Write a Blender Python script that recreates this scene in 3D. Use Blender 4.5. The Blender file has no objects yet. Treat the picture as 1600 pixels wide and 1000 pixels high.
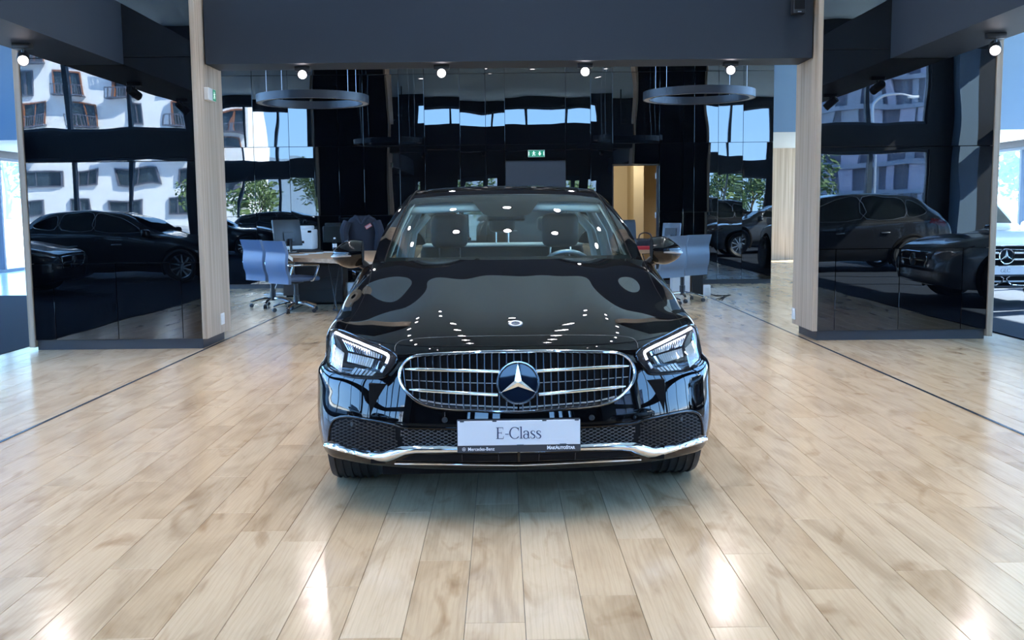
import bpy, bmesh, math, random
import numpy as np
from mathutils import Vector, Matrix
from mathutils.bvhtree import BVHTree
from mathutils.geometry import delaunay_2d_cdt
random.seed(7)
S = bpy.context.scene
COL = S.collection
PI = math.pi

# ------------------------------------------------------------------ camera, sky, sun, exposure
PITCH, ROLL, EYE, FPX = math.radians(6.1), math.radians(0.6), 1.36, 1600.0
_f = Vector((0, math.cos(PITCH), -math.sin(PITCH)))
_r0 = Vector((1, 0, 0)); _u0 = Vector((0, math.sin(PITCH), math.cos(PITCH)))
_r = _r0*math.cos(ROLL) - _u0*math.sin(ROLL)
_u = _r0*math.sin(ROLL) + _u0*math.cos(ROLL)
CAMPOS = Vector((0, 0, EYE))
cam_d = bpy.data.cameras.new('camera'); cam = bpy.data.objects.new('camera', cam_d); COL.objects.link(cam)
cam_d.sensor_width = 36; cam_d.lens = 36*FPX/1600; cam_d.clip_start = 0.05; cam_d.clip_end = 2000
m3 = Matrix((_r, _u, -_f)).transposed()
cam.matrix_world = Matrix.Translation(CAMPOS) @ m3.to_4x4()
S.camera = cam

SKY, SUN = 4.6, 22.0
W = bpy.data.worlds.new('world'); S.world = W; W.use_nodes = True
_nt = W.node_tree; _nt.nodes.clear()
_o = _nt.nodes.new('ShaderNodeOutputWorld'); _b = _nt.nodes.new('ShaderNodeBackground')
_tc = _nt.nodes.new('ShaderNodeTexCoord'); _sp = _nt.nodes.new('ShaderNodeSeparateXYZ'); _rp = _nt.nodes.new('ShaderNodeValToRGB')
_e = _rp.color_ramp.elements; _e[0].position = 0.0; _e[0].color = (.34, .57, .92, 1); _e[1].position = 0.75; _e[1].color = (.14, .33, .72, 1)
_m = _e.new(0.16); _m.color = (.23, .47, .92, 1)
_nt.links.new(_tc.outputs['Generated'], _sp.inputs[0]); _nt.links.new(_sp.outputs[2], _rp.inputs[0])
_nt.links.new(_rp.outputs[0], _b.inputs[0]); _b.inputs[1].default_value = SKY
_nt.links.new(_b.outputs[0], _o.inputs[0])
TO_SUN = Vector((0.75, 0.30, 0.63)).normalized()
sun_d = bpy.data.lights.new('sun', 'SUN'); sun_d.energy = SUN; sun_d.angle = 0.009; sun_d.color = (1.0, 0.95, 0.88)
sun = bpy.data.objects.new('sun', sun_d); COL.objects.link(sun)
sun.rotation_euler = (-TO_SUN).to_track_quat('-Z', 'Y').to_euler(); sun.location = (60, 30, 40)

S.view_settings.view_transform = 'Standard'; S.view_settings.look = 'None'
S.view_settings.gamma = 1.0; S.view_settings.use_curve_mapping = False
S.view_settings.exposure = 1.74
cy = S.cycles
cy.use_denoising = True; cy.max_bounces = 10; cy.diffuse_bounces = 4; cy.glossy_bounces = 6
cy.transparent_max_bounces = 16; cy.transmission_bounces = 6
cy.sample_clamp_indirect = 6.0; cy.sample_clamp_direct = 0.0
cy.caustics_reflective = False; cy.caustics_refractive = False; cy.blur_glossy = 0.5

def ray(px, py): return _f + _r*((px-800)/FPX) - _u*((py-500)/FPX)
def fl(px, py, z=0.0):
    d = ray(px, py); return CAMPOS + d*((z-EYE)/d.z)
def at(px, py, Y):
    d = ray(px, py); return CAMPOS + d*(Y/d.y)

# ------------------------------------------------------------------ materials
def mat(name, col, rough=0.5, metal=0.0, coat=0.0, ior=1.5, spec=0.5, emit=None, estr=0.0, coat_rough=0.03):
    m = bpy.data.materials.new(name); m.use_nodes = True
    b = m.node_tree.nodes['Principled BSDF']
    b.inputs['Base Color'].default_value = (*col, 1); b.inputs['Roughness'].default_value = rough
    b.inputs['Metallic'].default_value = metal; b.inputs['IOR'].default_value = ior
    b.inputs['Specular IOR Level'].default_value = spec
    b.inputs['Coat Weight'].default_value = coat; b.inputs['Coat Roughness'].default_value = coat_rough
    if emit: b.inputs['Emission Color'].default_value = (*emit, 1); b.inputs['Emission Strength'].default_value = estr
    return m
def N(m, t, **kw):
    n = m.node_tree.nodes.new(t)
    for k, v in kw.items(): setattr(n, k, v)
    return n
def L(m, a, b): m.node_tree.links.new(a, b)
def bsdf(m): return m.node_tree.nodes['Principled BSDF']
def noise_bump(m, scale, strength, dist=0.002, detail=3, stretch=None):
    g = N(m, 'ShaderNodeNewGeometry'); mp = N(m, 'ShaderNodeMapping'); n = N(m, 'ShaderNodeTexNoise'); b = N(m, 'ShaderNodeBump')
    L(m, g.outputs['Position'], mp.inputs[0]); L(m, mp.outputs[0], n.inputs['Vector'])
    if stretch: mp.inputs['Scale'].default_value = stretch
    n.inputs['Scale'].default_value = scale; n.inputs['Detail'].default_value = detail
    b.inputs['Strength'].default_value = strength; b.inputs['Distance'].default_value = dist
    L(m, n.outputs[0], b.inputs['Height']); L(m, b.outputs[0], bsdf(m).inputs['Normal'])
    return m
def noise_col(m, c1, c2, scale, stretch=None, detail=4, lo=0.35, hi=0.65):
    g = N(m, 'ShaderNodeNewGeometry'); mp = N(m, 'ShaderNodeMapping'); n = N(m, 'ShaderNodeTexNoise'); r = N(m, 'ShaderNodeValToRGB')
    L(m, g.outputs['Position'], mp.inputs[0]); L(m, mp.outputs[0], n.inputs['Vector'])
    if stretch: mp.inputs['Scale'].default_value = stretch
    n.inputs['Scale'].default_value = scale; n.inputs['Detail'].default_value = detail
    r.color_ramp.elements[0].color = (*c1, 1); r.color_ramp.elements[1].color = (*c2, 1)
    r.color_ramp.elements[0].position = lo; r.color_ramp.elements[1].position = hi
    L(m, n.outputs[0], r.inputs[0]); L(m, r.outputs[0], bsdf(m).inputs['Base Color'])
    return m
def pane_mat(name, tint=(0.9, 0.95, 0.95), ior=1.45, rough=0.0, bump=0):
    m = bpy.data.materials.new(name); m.use_nodes = True; nt = m.node_tree; nt.nodes.clear()
    o = N(m, 'ShaderNodeOutputMaterial'); mx = N(m, 'ShaderNodeMixShader'); t = N(m, 'ShaderNodeBsdfTransparent')
    g = N(m, 'ShaderNodeBsdfGlossy'); lw = N(m, 'ShaderNodeLayerWeight'); lw.inputs[0].default_value = .5
    f0 = ((ior-1)/(ior+1))**2
    pw = N(m, 'ShaderNodeMath', operation='POWER'); pw.inputs[1].default_value = 5
    ma = N(m, 'ShaderNodeMath', operation='MULTIPLY_ADD'); ma.inputs[1].default_value = 1-f0; ma.inputs[2].default_value = f0
    t.inputs[0].default_value = (*tint, 1); g.inputs['Roughness'].default_value = rough
    L(m, lw.outputs['Facing'], pw.inputs[0]); L(m, pw.outputs[0], ma.inputs[0]); L(m, ma.outputs[0], mx.inputs[0])
    L(m, t.outputs[0], mx.inputs[1]); L(m, g.outputs[0], mx.inputs[2]); L(m, mx.outputs[0], o.inputs[0])
    return m
def wood_floor(name):
    m = mat(name, (.5, .38, .26), rough=0.24, spec=0.5); nt = m.node_tree; b = bsdf(m)
    g = N(m, 'ShaderNodeNewGeometry'); oi = N(m, 'ShaderNodeObjectInfo')
    cmb = N(m, 'ShaderNodeCombineXYZ'); mul = N(m, 'ShaderNodeMath', operation='MULTIPLY'); mul.inputs[1].default_value = 57.0
    L(m, oi.outputs['Random'], mul.inputs[0])
    for i in (0, 1, 2): L(m, mul.outputs[0], cmb.inputs[i])
    add = N(m, 'ShaderNodeVectorMath', operation='ADD'); L(m, g.outputs['Position'], add.inputs[0]); L(m, cmb.outputs[0], add.inputs[1])
    def noise(scale, st, detail=4, dist=0.0, rough=0.5):
        mp = N(m, 'ShaderNodeMapping'); mp.inputs['Scale'].default_value = st
        n = N(m, 'ShaderNodeTexNoise'); n.inputs['Scale'].default_value = scale; n.inputs['Detail'].default_value = detail
        n.inputs['Distortion'].default_value = dist; n.inputs['Roughness'].default_value = rough
        L(m, add.outputs[0], mp.inputs[0]); L(m, mp.outputs[0], n.inputs['Vector']); return n
    def ramp(src, stops):
        r = N(m, 'ShaderNodeValToRGB'); e = r.color_ramp.elements
        while len(e) < len(stops): e.new(0.5)
        for k, (p, c) in enumerate(stops): e[k].position = p; e[k].color = (*c, 1)
        L(m, src, r.inputs[0]); return r
    def mix(a, c, f, mode='MULTIPLY', fac=1.0):
        x = N(m, 'ShaderNodeMix', data_type='RGBA', blend_type=mode)
        x.inputs[0].default_value = fac
        if f is not None: L(m, f, x.inputs[0])
        L(m, a, x.inputs[6]); L(m, c, x.inputs[7]); return x.outputs[2]
    base = ramp(oi.outputs['Random'], [(0, (.60, .435, .270)), (.35, (.67, .50, .325)), (.7, (.63, .475, .31)), (1, (.70, .535, .36))])
    cloud = noise(1.0, (5, 1.3, 1), 4, 1.2)
    c1 = ramp(cloud.outputs[0], [(.30, (.80, .77, .74)), (.52, (1, 1, 1)), (.75, (1.06, 1.06, 1.06))])
    col = mix(base.outputs[0], c1.outputs[0], None)
    # cathedral grain: distorted bands along the plank
    wv = N(m, 'ShaderNodeTexWave', wave_type='BANDS', bands_direction='X'); wv.inputs['Scale'].default_value = 9
    wv.inputs['Distortion'].default_value = 7; wv.inputs['Detail'].default_value = 3; wv.inputs['Detail Scale'].default_value = 0.7
    mpw = N(m, 'ShaderNodeMapping'); mpw.inputs['Scale'].default_value = (1.6, 0.28, 1); L(m, add.outputs[0], mpw.inputs[0]); L(m, mpw.outputs[0], wv.inputs['Vector'])
    gr = ramp(wv.outputs[0], [(0.0, (.86, .83, .80)), (.35, (1, 1, 1)), (1, (1, 1, 1))])
    col = mix(col, gr.outputs[0], None, fac=0.35)
    fine = noise(1.0, (160, 5, 1), 3)
    fr = ramp(fine.outputs[0], [(.3, (.94, .93, .92)), (.6, (1.02, 1.02, 1.02))])
    col = mix(col, fr.outputs[0], None)
    vein = noise(1.0, (11, 0.9, 1), 5, 1.6, .6)
    vr = ramp(vein.outputs[0], [(.30, (.72, .66, .60)), (.42, (.97, .96, .95)), (.6, (1, 1, 1)), (.78, (1.05, 1.04, 1.02))])
    col = mix(col, vr.outputs[0], None, fac=0.6)
    knot = noise(1.0, (5.0, 2.0, 1), 3, 1.0, 0.5)
    kr = ramp(knot.outputs[0], [(.20, (.52, .43, .35)), (.30, (.78, .72, .66)), (.40, (1, 1, 1)), (1, (1, 1, 1))])
    col = mix(col, kr.outputs[0], None, fac=0.9)
    crack = noise(1.0, (22, 1.1, 1), 4, 1.2, .6)
    cr = ramp(crack.outputs[0], [(.0, (.35, .27, .2)), (.235, (.5, .42, .35)), (.262, (1, 1, 1)), (1, (1, 1, 1))])
    col = mix(col, cr.outputs[0], None, fac=0.8)
    L(m, col, b.inputs['Base Color'])
    bm_ = N(m, 'ShaderNodeBump'); bm_.inputs['Strength'].default_value = 0.12; bm_.inputs['Distance'].default_value = 0.001
    L(m, fine.outputs[0], bm_.inputs['Height']); L(m, bm_.outputs[0], b.inputs['Normal'])
    rr = N(m, 'ShaderNodeMapRange'); rr.inputs[3].default_value = 0.12; rr.inputs[4].default_value = 0.22
    L(m, cloud.outputs[0], rr.inputs[0]); L(m, rr.outputs[0], b.inputs['Roughness'])
    return m
def wood_clad(name):
    m = mat(name, (.5, .42, .33), rough=0.55, spec=0.3)
    noise_col(m, (.34, .265, .195), (.56, .46, .365), 1.0, (26, 26, 0.5), 5, .3, .7)
    return m
def black_glass(name):
    m = mat(name, (.0015, .002, .003), rough=0.004, ior=1.85, spec=0.5)
    return noise_bump(m, 1.0, 0.55, 0.006, 1, (1.5, 1.5, 0.75))

M = dict(
 floor=wood_floor('oak laminate'), wood=wood_clad('oak veneer'), bglass=black_glass('black glass'),
 joint=mat('dark joint', (.02, .022, .025), .7), plinth=mat('dark plinth', (.035, .045, .06), .35),  # joint: plain dark base behind boards, tiles and wall panels
 beam=mat('blue grey paint', (.018, .027, .041), .6, spec=.3), ceil=mat('ceiling paint', (.68, .84, .87), .8),
 bluewall=mat('blue wall paint', (.125, .20, .29), .7), palewall=mat('pale wall paint', (.5, .54, .55), .7),
 darkwall=mat('dark wall paint', (.012, .015, .02), .5), frame=mat('window frame', (.05, .085, .13), .45),
 pane=pane_mat('window pane'), carpet=noise_bump(noise_col(mat('carpet', (.02, .03, .05), .95, spec=.1), (.012, .017, .028), (.035, .045, .065), 260), 300, .5, .004),
 tile=mat('pale tile', (.5, .52, .53), .22), strip=mat('floor strip metal', (.07, .10, .16), .22, .7),
 paint=mat('black car paint', (.0022, .0022, .0028), .5, coat=1.0, coat_rough=.008, spec=.0), 
 chrome=mat('chrome', (.86, .87, .90), .07, 1.0), satin=mat('satin silver', (.42, .44, .47), .32, 1.0), dchrome=mat('dark slat metal', (.16, .17, .19), .28, 1.0),
 void=mat('matt black', (.004, .004, .005), .8, spec=.2), plastic=mat('black plastic', (.014, .015, .018), .42), gloss=mat('gloss black', (.004, .004, .006), .06),
 rubber=mat('tyre rubber', (.022, .024, .028), .55, spec=.4), screen=pane_mat('car glass', (.60, .76, .77), 1.5), tint=pane_mat('tinted car glass', (.48, .58, .58), 1.5), sideglass=mat('dark glass', (.004, .006, .007), .02, spec=.6),
 lens=pane_mat('lamp lens', (.96, .97, 1.0), 1.4), drl=mat('daytime lamp', (1, 1, 1), .3, emit=(.80, .84, 1.0), estr=2.6), reflector=mat('lamp reflector', (.80, .84, .92), .05, 1.0),
 seat=mat('seat leather', (.022, .024, .026), .5), liner=mat('pale headliner', (.55, .58, .58), .8), dash=mat('dashboard', (.018, .019, .021), .6),
 plate=mat('number plate white', (.72, .75, .80), .35), ink=mat('navy print', (.02, .035, .10), .5), whiteink=mat('white print', (.85, .87, .9), .5), frameblk=mat('plate frame', (.03, .04, .055), .4),
 lampglow=mat('spot lamp glow', (1, 1, 1), .4, emit=(1, .90, .97), estr=8), softglow=mat('soffit lamp glow', (1, 1, 1), .4, emit=(1, .92, .98), estr=5), downglow=mat('downlight glow', (1, 1, 1), .4, emit=(1, .92, .98), estr=18),
 fixture=mat('black lamp metal', (.02, .022, .026), .4), ringmetal=mat('ring metal', (.02, .03, .045), .4, .2), diffuser=mat('ring diffuser', (.5, .52, .52), .5), wire=mat('steel wire', (.5, .52, .55), .3, 1.0),
 leather=mat('blue grey leather', (.075, .125, .23), .42), leather2=mat('grey leather', (.10, .135, .18), .42), leatherdark=mat('black leather', (.012, .016, .026), .45),
 desk=noise_col(mat('desk oak', (.4, .26, .15), .5), (.36, .22, .12), (.50, .33, .2), 1, (4, 20, 20)), black=mat('black laminate', (.01, .01, .012), .4), white=mat('white plastic', (.75, .78, .8), .4),
 paper=mat('paper', (.8, .83, .86), .7), red=mat('red card', (.45, .02, .03), .5), bottle=pane_mat('bottle plastic', (.75, .85, .95), 1.5), green=mat('sign green', (.01, .16, .09), .4, emit=(.01, .22, .12), estr=.25), signwhite=mat('sign white', (.8, .9, .85), .4, emit=(.7, .9, .8), estr=.3),
 signbody=mat('sign housing', (.7, .72, .72), .4), warm=mat('cream room wall', (.55, .48, .34), .8), greydoor=mat('grey door', (.035, .045, .06), .55), jacket=mat('dark jacket', (.012, .016, .03), .8), badge=mat('red white patch', (.5, .12, .12), .6),
 wpaint=mat('white car paint', (.75, .77, .80), .3, coat=1, coat_rough=.02), spaint=mat('silver grey paint', (.11, .125, .15), .35, .6, coat=1, coat_rough=.02), dpaint=mat('dark car paint', (.008, .009, .012), .3, coat=1, coat_rough=.02),
 tail=mat('tail lamp', (.35, .01, .015), .15, coat=1), alloy=mat('alloy', (.5, .52, .55), .25, 1.0), starglass=mat('emblem glass', (.004, .010, .025), .04, spec=.5),
 bwhite=mat('render white', (.78, .79, .80), .8), brown=mat('brown cladding', (.23, .09, .05), .7), bwin=mat('far window glass', (.03, .045, .06), .08), bgrey=mat('grey facade', (.24, .27, .33), .7), bgrey2=mat('dark facade', (.09, .10, .14), .6), bgrey3=mat('lilac grey panel', (.34, .34, .43), .7),
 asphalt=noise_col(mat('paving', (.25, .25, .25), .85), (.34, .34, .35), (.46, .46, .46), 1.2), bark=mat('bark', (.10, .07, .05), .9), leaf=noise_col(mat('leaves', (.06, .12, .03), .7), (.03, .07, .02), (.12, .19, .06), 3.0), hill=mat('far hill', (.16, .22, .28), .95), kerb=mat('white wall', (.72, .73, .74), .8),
)

# ------------------------------------------------------------------ mesh helpers
class MB:
    def __init__(s): s.v = []; s.f = []
    def add(s, vs, fs):
        n = len(s.v); s.v += [tuple(p) for p in vs]; s.f += [tuple(i+n for i in f) for f in fs]; return s
    def box(s, x0, x1, y0, y1, z0, z1, mtx=None):
        vs = [Vector(p) for p in ((x0,y0,z0),(x1,y0,z0),(x1,y1,z0),(x0,y1,z0),(x0,y0,z1),(x1,y0,z1),(x1,y1,z1),(x0,y1,z1))]
        if mtx: vs = [mtx @ p for p in vs]
        return s.add(vs, [(3,2,1,0),(4,5,6,7),(0,1,5,4),(1,2,6,5),(2,3,7,6),(3,0,4,7)])
    def rbox(s, x0, x1, y0, y1, z0, z1, r=.02, seg=3, mtx=None):
        bm = bmesh.new(); bmesh.ops.create_cube(bm, size=1)
        for v in bm.verts: v.co = Vector(((x0+x1)/2+v.co.x*(x1-x0), (y0+y1)/2+v.co.y*(y1-y0), (z0+z1)/2+v.co.z*(z1-z0)))
        bmesh.ops.bevel(bm, geom=bm.edges[:], offset=r, segments=seg, profile=.5, affect='EDGES', clamp_overlap=True)
        bm.verts.index_update(); vs = [(mtx @ v.co if mtx else v.co.copy()) for v in bm.verts]
        fs = [tuple(v.index for v in f.verts) for f in bm.faces]; bm.free(); return s.add(vs, fs)
    def tube(s, pts, r, n=8, closed=False, caps=True, nrm=None, flat=1.0):
        pts = [Vector(p) for p in pts]; k = len(pts); rs = r if isinstance(r, (list, tuple)) else [r]*k
        vs = []; prev = None
        for i, p in enumerate(pts):
            a = pts[(i-1) % k] if (closed or i > 0) else p; b = pts[(i+1) % k] if (closed or i < k-1) else p
            t = (b-a).normalized()
            if nrm: u = Vector(nrm[i]); u = (u - t*u.dot(t)).normalized()
            else:
                u = prev if prev is not None else (Vector((0,0,1)) if abs(t.z) < .9 else Vector((1,0,0)))
                u = (u - t*u.dot(t)).normalized()
            prev = u; w = t.cross(u)
            for j in range(n):
                c = 2*PI*j/n; vs.append(p + w*(rs[i]*math.cos(c)) + u*(rs[i]*flat*math.sin(c)))
        fs = []
        for i in range(k if closed else k-1):
            for j in range(n):
                a, b = i*n+j, i*n+(j+1) % n; c, d = ((i+1) % k)*n+(j+1) % n, ((i+1) % k)*n+j; fs.append((a,b,c,d))
        if caps and not closed: fs += [tuple(range(n-1,-1,-1)), tuple((k-1)*n+j for j in range(n))]
        return s.add(vs, fs)
    def lathe(s, prof, n=24, mtx=None, axis='Z', closed=False):
        vs = []; k = len(prof)
        for j in range(n):
            c, sn = math.cos(2*PI*j/n), math.sin(2*PI*j/n)
            for (r, z) in prof:
                p = Vector((r*c, r*sn, z)) if axis == 'Z' else (Vector((z, r*c, r*sn)) if axis == 'X' else Vector((r*c, z, r*sn)))
                vs.append(mtx @ p if mtx else p)
        fs = []
        for j in range(n):
            for i in range(k if closed else k-1):
                i2 = (i+1) % k; fs.append((j*k+i, j*k+i2, ((j+1) % n)*k+i2, ((j+1) % n)*k+i))
        return s.add(vs, fs)
    def prism(s, poly, h, mtx):   # poly in XY (mtx maps), extruded along +Z by h
        n = len(poly); vs = [mtx @ Vector((x, y, 0)) for x, y in poly] + [mtx @ Vector((x, y, h)) for x, y in poly]
        return s.add(vs, [tuple(range(n-1,-1,-1)), tuple(range(n, 2*n))] + [(i, (i+1) % n, n+(i+1) % n, n+i) for i in range(n)])
    def grid(s, P, flip=False):   # P: array (r,c,3)
        r, c = P.shape[:2]; vs = [tuple(p) for p in P.reshape(-1, 3)]; fs = []
        for i in range(r-1):
            for j in range(c-1):
                q = (i*c+j, i*c+j+1, (i+1)*c+j+1, (i+1)*c+j); fs.append(q[::-1] if flip else q)
        return s.add(vs, fs)
    def mirror(s):
        n = len(s.v); v0 = list(s.v); f0 = list(s.f)
        s.v += [(-x, y, z) for x, y, z in v0]; s.f += [tuple(i+n for i in f[::-1]) for f in f0]; return s
    def flipped(s):
        o = MB(); o.v = [(-x, y, z) for x, y, z in s.v]; o.f = [f[::-1] for f in s.f]; return o
    def mesh(s, name, m, smooth=35, fix=False):
        me = bpy.data.meshes.new(name); me.from_pydata([tuple(p) for p in s.v], [], s.f); me.update()
        if fix:
            bm = bmesh.new(); bm.from_mesh(me); bmesh.ops.remove_doubles(bm, verts=bm.verts, dist=1e-5); bmesh.ops.recalc_face_normals(bm, faces=bm.faces); bm.to_mesh(me); bm.free()
        for mm in (m if isinstance(m, (list, tuple)) else [m]): me.materials.append(M[mm] if isinstance(mm, str) else mm)
        if smooth:
            me.polygons.foreach_set('use_smooth', [True]*len(me.polygons)); me.set_sharp_from_angle(angle=math.radians(smooth))
        return me
    def build(s, name, m, parent=None, smooth=35, loc=None, rot=None, fix=False, label=None):
        o = bpy.data.objects.new(name, s.mesh(name, m, smooth, fix)); COL.objects.link(o)
        if parent: o.parent = parent
        if loc: o.location = loc
        if rot: o.rotation_euler = rot
        if label: o['label'] = label
        return o
def empty(name, loc=(0,0,0), rz=0, parent=None):
    o = bpy.data.objects.new(name, None); COL.objects.link(o); o.empty_display_size = .1
    o.location = loc; o.rotation_euler = (0, 0, rz)
    if parent: o.parent = parent
    return o
def tag(o, label=None, cat=None, group=None, kind=None):
    if label: o['label'] = label
    if cat: o['category'] = cat
    if group: o['group'] = group
    if kind: o['kind'] = kind
    return o
def thing(name, label, cat, loc=(0,0,0), rz=0, group=None): return tag(empty(name, loc, rz), label, cat, group)
def struct(name, loc=(0,0,0), rz=0): return tag(empty(name, loc, rz), kind='structure')
def kids(o): return [c for c in bpy.data.objects if c.parent == o]
def copy_tree(o, parent=None):
    c = o.copy(); COL.objects.link(c); c.parent = parent
    for ch in list(o.children): copy_tree(ch, c)
    return c
def dup(o, loc, rz=0, label=None):
    c = copy_tree(o); c.location = loc; c.rotation_euler = (0, 0, rz)
    if label: c['label'] = label
    return c
def T(x, y, z): return Matrix.Translation((x, y, z))
def RX(a): return Matrix.Rotation(a, 4, 'X')
def RY(a): return Matrix.Rotation(a, 4, 'Y')
def RZ(a): return Matrix.Rotation(a, 4, 'Z')
def text_mesh(body, size, bold=0.0, small_caps=None, ext=.0006):
    cu = bpy.data.curves.new('t', 'FONT'); cu.body = body; cu.size = size; cu.offset = bold*size; cu.extrude = ext; cu.resolution_u = 3
    if small_caps:
        cu.small_caps_scale = .78
        for i, ch in enumerate(body):
            if ch.islower(): cu.body_format[i].use_small_caps = True
    o = bpy.data.objects.new('t', cu); COL.objects.link(o)
    bpy.context.view_layer.update()
    me = bpy.data.meshes.new_from_object(o.evaluated_get(bpy.context.evaluated_depsgraph_get()))
    vs = [v.co.copy() for v in me.vertices]; fs = [tuple(p.vertices) for p in me.polygons]
    bpy.data.objects.remove(o); bpy.data.curves.remove(cu); bpy.data.meshes.remove(me)
    b = MB().add(vs, fs); xs = [p[0] for p in b.v]
    return b, min(xs), max(xs)
# interpolating C2 spline matrix
def spline_mat(t, ts):
    t = np.asarray(t, float); n = len(t); h = np.diff(t); A = np.zeros((n, n)); B = np.zeros((n, n))
    A[0,0] = A[-1,-1] = 1
    for i in range(1, n-1):
        A[i,i-1] = h[i-1]; A[i,i] = 2*(h[i-1]+h[i]); A[i,i+1] = h[i]
        B[i,i-1] = 6/h[i-1]; B[i,i] = -6/h[i-1]-6/h[i]; B[i,i+1] = 6/h[i]
    Mm = np.linalg.solve(A, B); out = np.zeros((len(ts), n))
    for k, x in enumerate(ts):
        i = min(max(np.searchsorted(t, x)-1, 0), n-2); a = (t[i+1]-x)/h[i]; b = 1-a
        out[k,i] += a; out[k,i+1] += b
        out[k] += ((a**3-a)*Mm[i] + (b**3-b)*Mm[i+1])*h[i]**2/6
    return out
def chord(P):   # averaged chord parameters along axis 0 of (n,m,3)
    d = np.sqrt(((P[1:]-P[:-1])**2).sum(2)).mean(1)**0.7; return np.concatenate([[0], np.cumsum(d)])
def surf(P, nu, nv):
    """interpolate control net P (rows, cols, 3); nu, nv samples per interval"""
    P = np.asarray(P, float); tr = chord(P); tc = chord(P.transpose(1, 0, 2))
    def dense(t, n): return np.concatenate([np.linspace(t[i], t[i+1], n, endpoint=False) for i in range(len(t)-1)] + [[t[-1]]])
    A = spline_mat(tr, dense(tr, nu)); B = spline_mat(tc, dense(tc, nv))
    return np.einsum('ai,ijk,bj->abk', A, P, B)
def smooth_path(pts, n=6, closed=False):
    P = np.array(pts, float); k = len(P); out = []
    rng = range(k) if closed else range(k-1)
    for i in rng:
        p0 = P[(i-1) % k] if (closed or i > 0) else P[i]; p1 = P[i]; p2 = P[(i+1) % k]; p3 = P[(i+2) % k] if (closed or i < k-2) else p2
        for s in range(n):
            t = s/n; out.append(.5*((2*p1)+(-p0+p2)*t+(2*p0-5*p1+4*p2-p3)*t*t+(-p0+3*p1-3*p2+p3)*t**3))
    if not closed: out.append(P[-1])
    return np.array(out)
def inside(p, poly):
    x, y = p; c = False; n = len(poly); j = n-1
    for i in range(n):
        xi, yi = poly[i]; xj, yj = poly[j]
        if (yi > y) != (yj > y) and x < (xj-xi)*(y-yi)/(yj-yi)+xi: c = not c
        j = i
    return c
def edge_dist(p, poly):
    P = np.array(poly); Q = np.roll(P, -1, 0); d = Q-P; w = np.array(p)-P
    t = np.clip((w*d).sum(1)/np.maximum((d*d).sum(1), 1e-12), 0, 1); return float(np.sqrt(((w-d*t[:,None])**2).sum(1)).min())
def cdt_fill(poly, step):
    poly = [tuple(map(float, p)) for p in poly]; P = np.array(poly); lo = P.min(0); hi = P.max(0); pts = list(poly)
    y = lo[1]+step*.5; r = 0
    while y < hi[1]:
        x = lo[0]+step*(.5 if r % 2 else 1)
        while x < hi[0]:
            if inside((x, y), poly) and edge_dist((x, y), poly) > step*.35: pts.append((x, y))
            x += step
        y += step*.87; r += 1
    n = len(poly)
    v, e, f, *_ = delaunay_2d_cdt([Vector(p) for p in pts], [(i, (i+1) % n) for i in range(n)], [list(range(n))], 1, 1e-6)
    return [(p.x, p.y) for p in v], [tuple(t) for t in f]
def overlay(proj, poly, step, off, edge=True, skirt=True):
    """patch of the outline laid on a surface; off(d)=height over it at distance d from the rim"""
    v2, f2 = cdt_fill(poly, step); vs = []
    for p in v2:
        d = edge_dist(p, poly); vs.append(proj(p[0], p[1], off(d) if callable(off) else off))
    fs = list(f2); n = len(poly)
    if skirt:
        base = len(vs); vs += [proj(p[0], p[1], -.004) for p in poly]
        fs += [(i, (i+1) % n, base+(i+1) % n, base+i) for i in range(n)]
    return MB().add(vs, fs)

# ================================================================== STRUCTURE
ZC = 5.9; XS = 12.3; YF = -5.0; YE = 27.0; YB = 18.5
# ---- floor: oak laminate planks laid one by one over a dark base
PW, PL, GAP = 0.2, 1.38, 0.0017
floor = struct('floor', (0, 0, 0), math.radians(0.5))
MB().box(-5.6, 7.9, YF, YE-.02, -.10, -.011).build('underlay', 'joint', floor, 0)
def plank_mb(l, w=PW):
    b = MB(); e = .0011; x0, x1, y0, y1, zt = GAP/2, w-GAP/2, GAP/2, l-GAP/2, 0.0
    return b.add([(x0,y0,-.011),(x1,y0,-.011),(x1,y1,-.011),(x0,y1,-.011),(x0,y0,zt-e),(x1,y0,zt-e),(x1,y1,zt-e),(x0,y1,zt-e),
                  (x0+e,y0+e,zt),(x1-e,y0+e,zt),(x1-e,y1-e,zt),(x0+e,y1-e,zt)],
                 [(0,1,5,4),(1,2,6,5),(2,3,7,6),(3,0,4,7),(4,5,9,8),(5,6,10,9),(6,7,11,10),(7,4,8,11),(8,9,10,11)])
_c, _s = math.cos(-floor.rotation_euler.z), math.sin(-floor.rotation_euler.z)
def tofloor(p): return (p.x*_c-p.y*_s, p.x*_s+p.y*_c)
x_joint = tofloor(fl(810, 784))[0]
xoff = x_joint - math.floor(x_joint/PW)*PW
phase = {}
for (px, py) in ((773, 973), (692, 876), (955, 930), (1007, 841), (1182, 865), (1312, 920), (511, 917), (1400, 786), (433, 830), (655, 800), (570, 720), (900, 998), (1080, 790), (1177, 752)):
    X, Y = tofloor(fl(px, py)); i = math.floor((X-xoff)/PW); phase.setdefault(i, Y % PL)
proto_plank = plank_mb(PL).mesh('plank', 'floor', 0)
cand, rest = [], []
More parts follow.
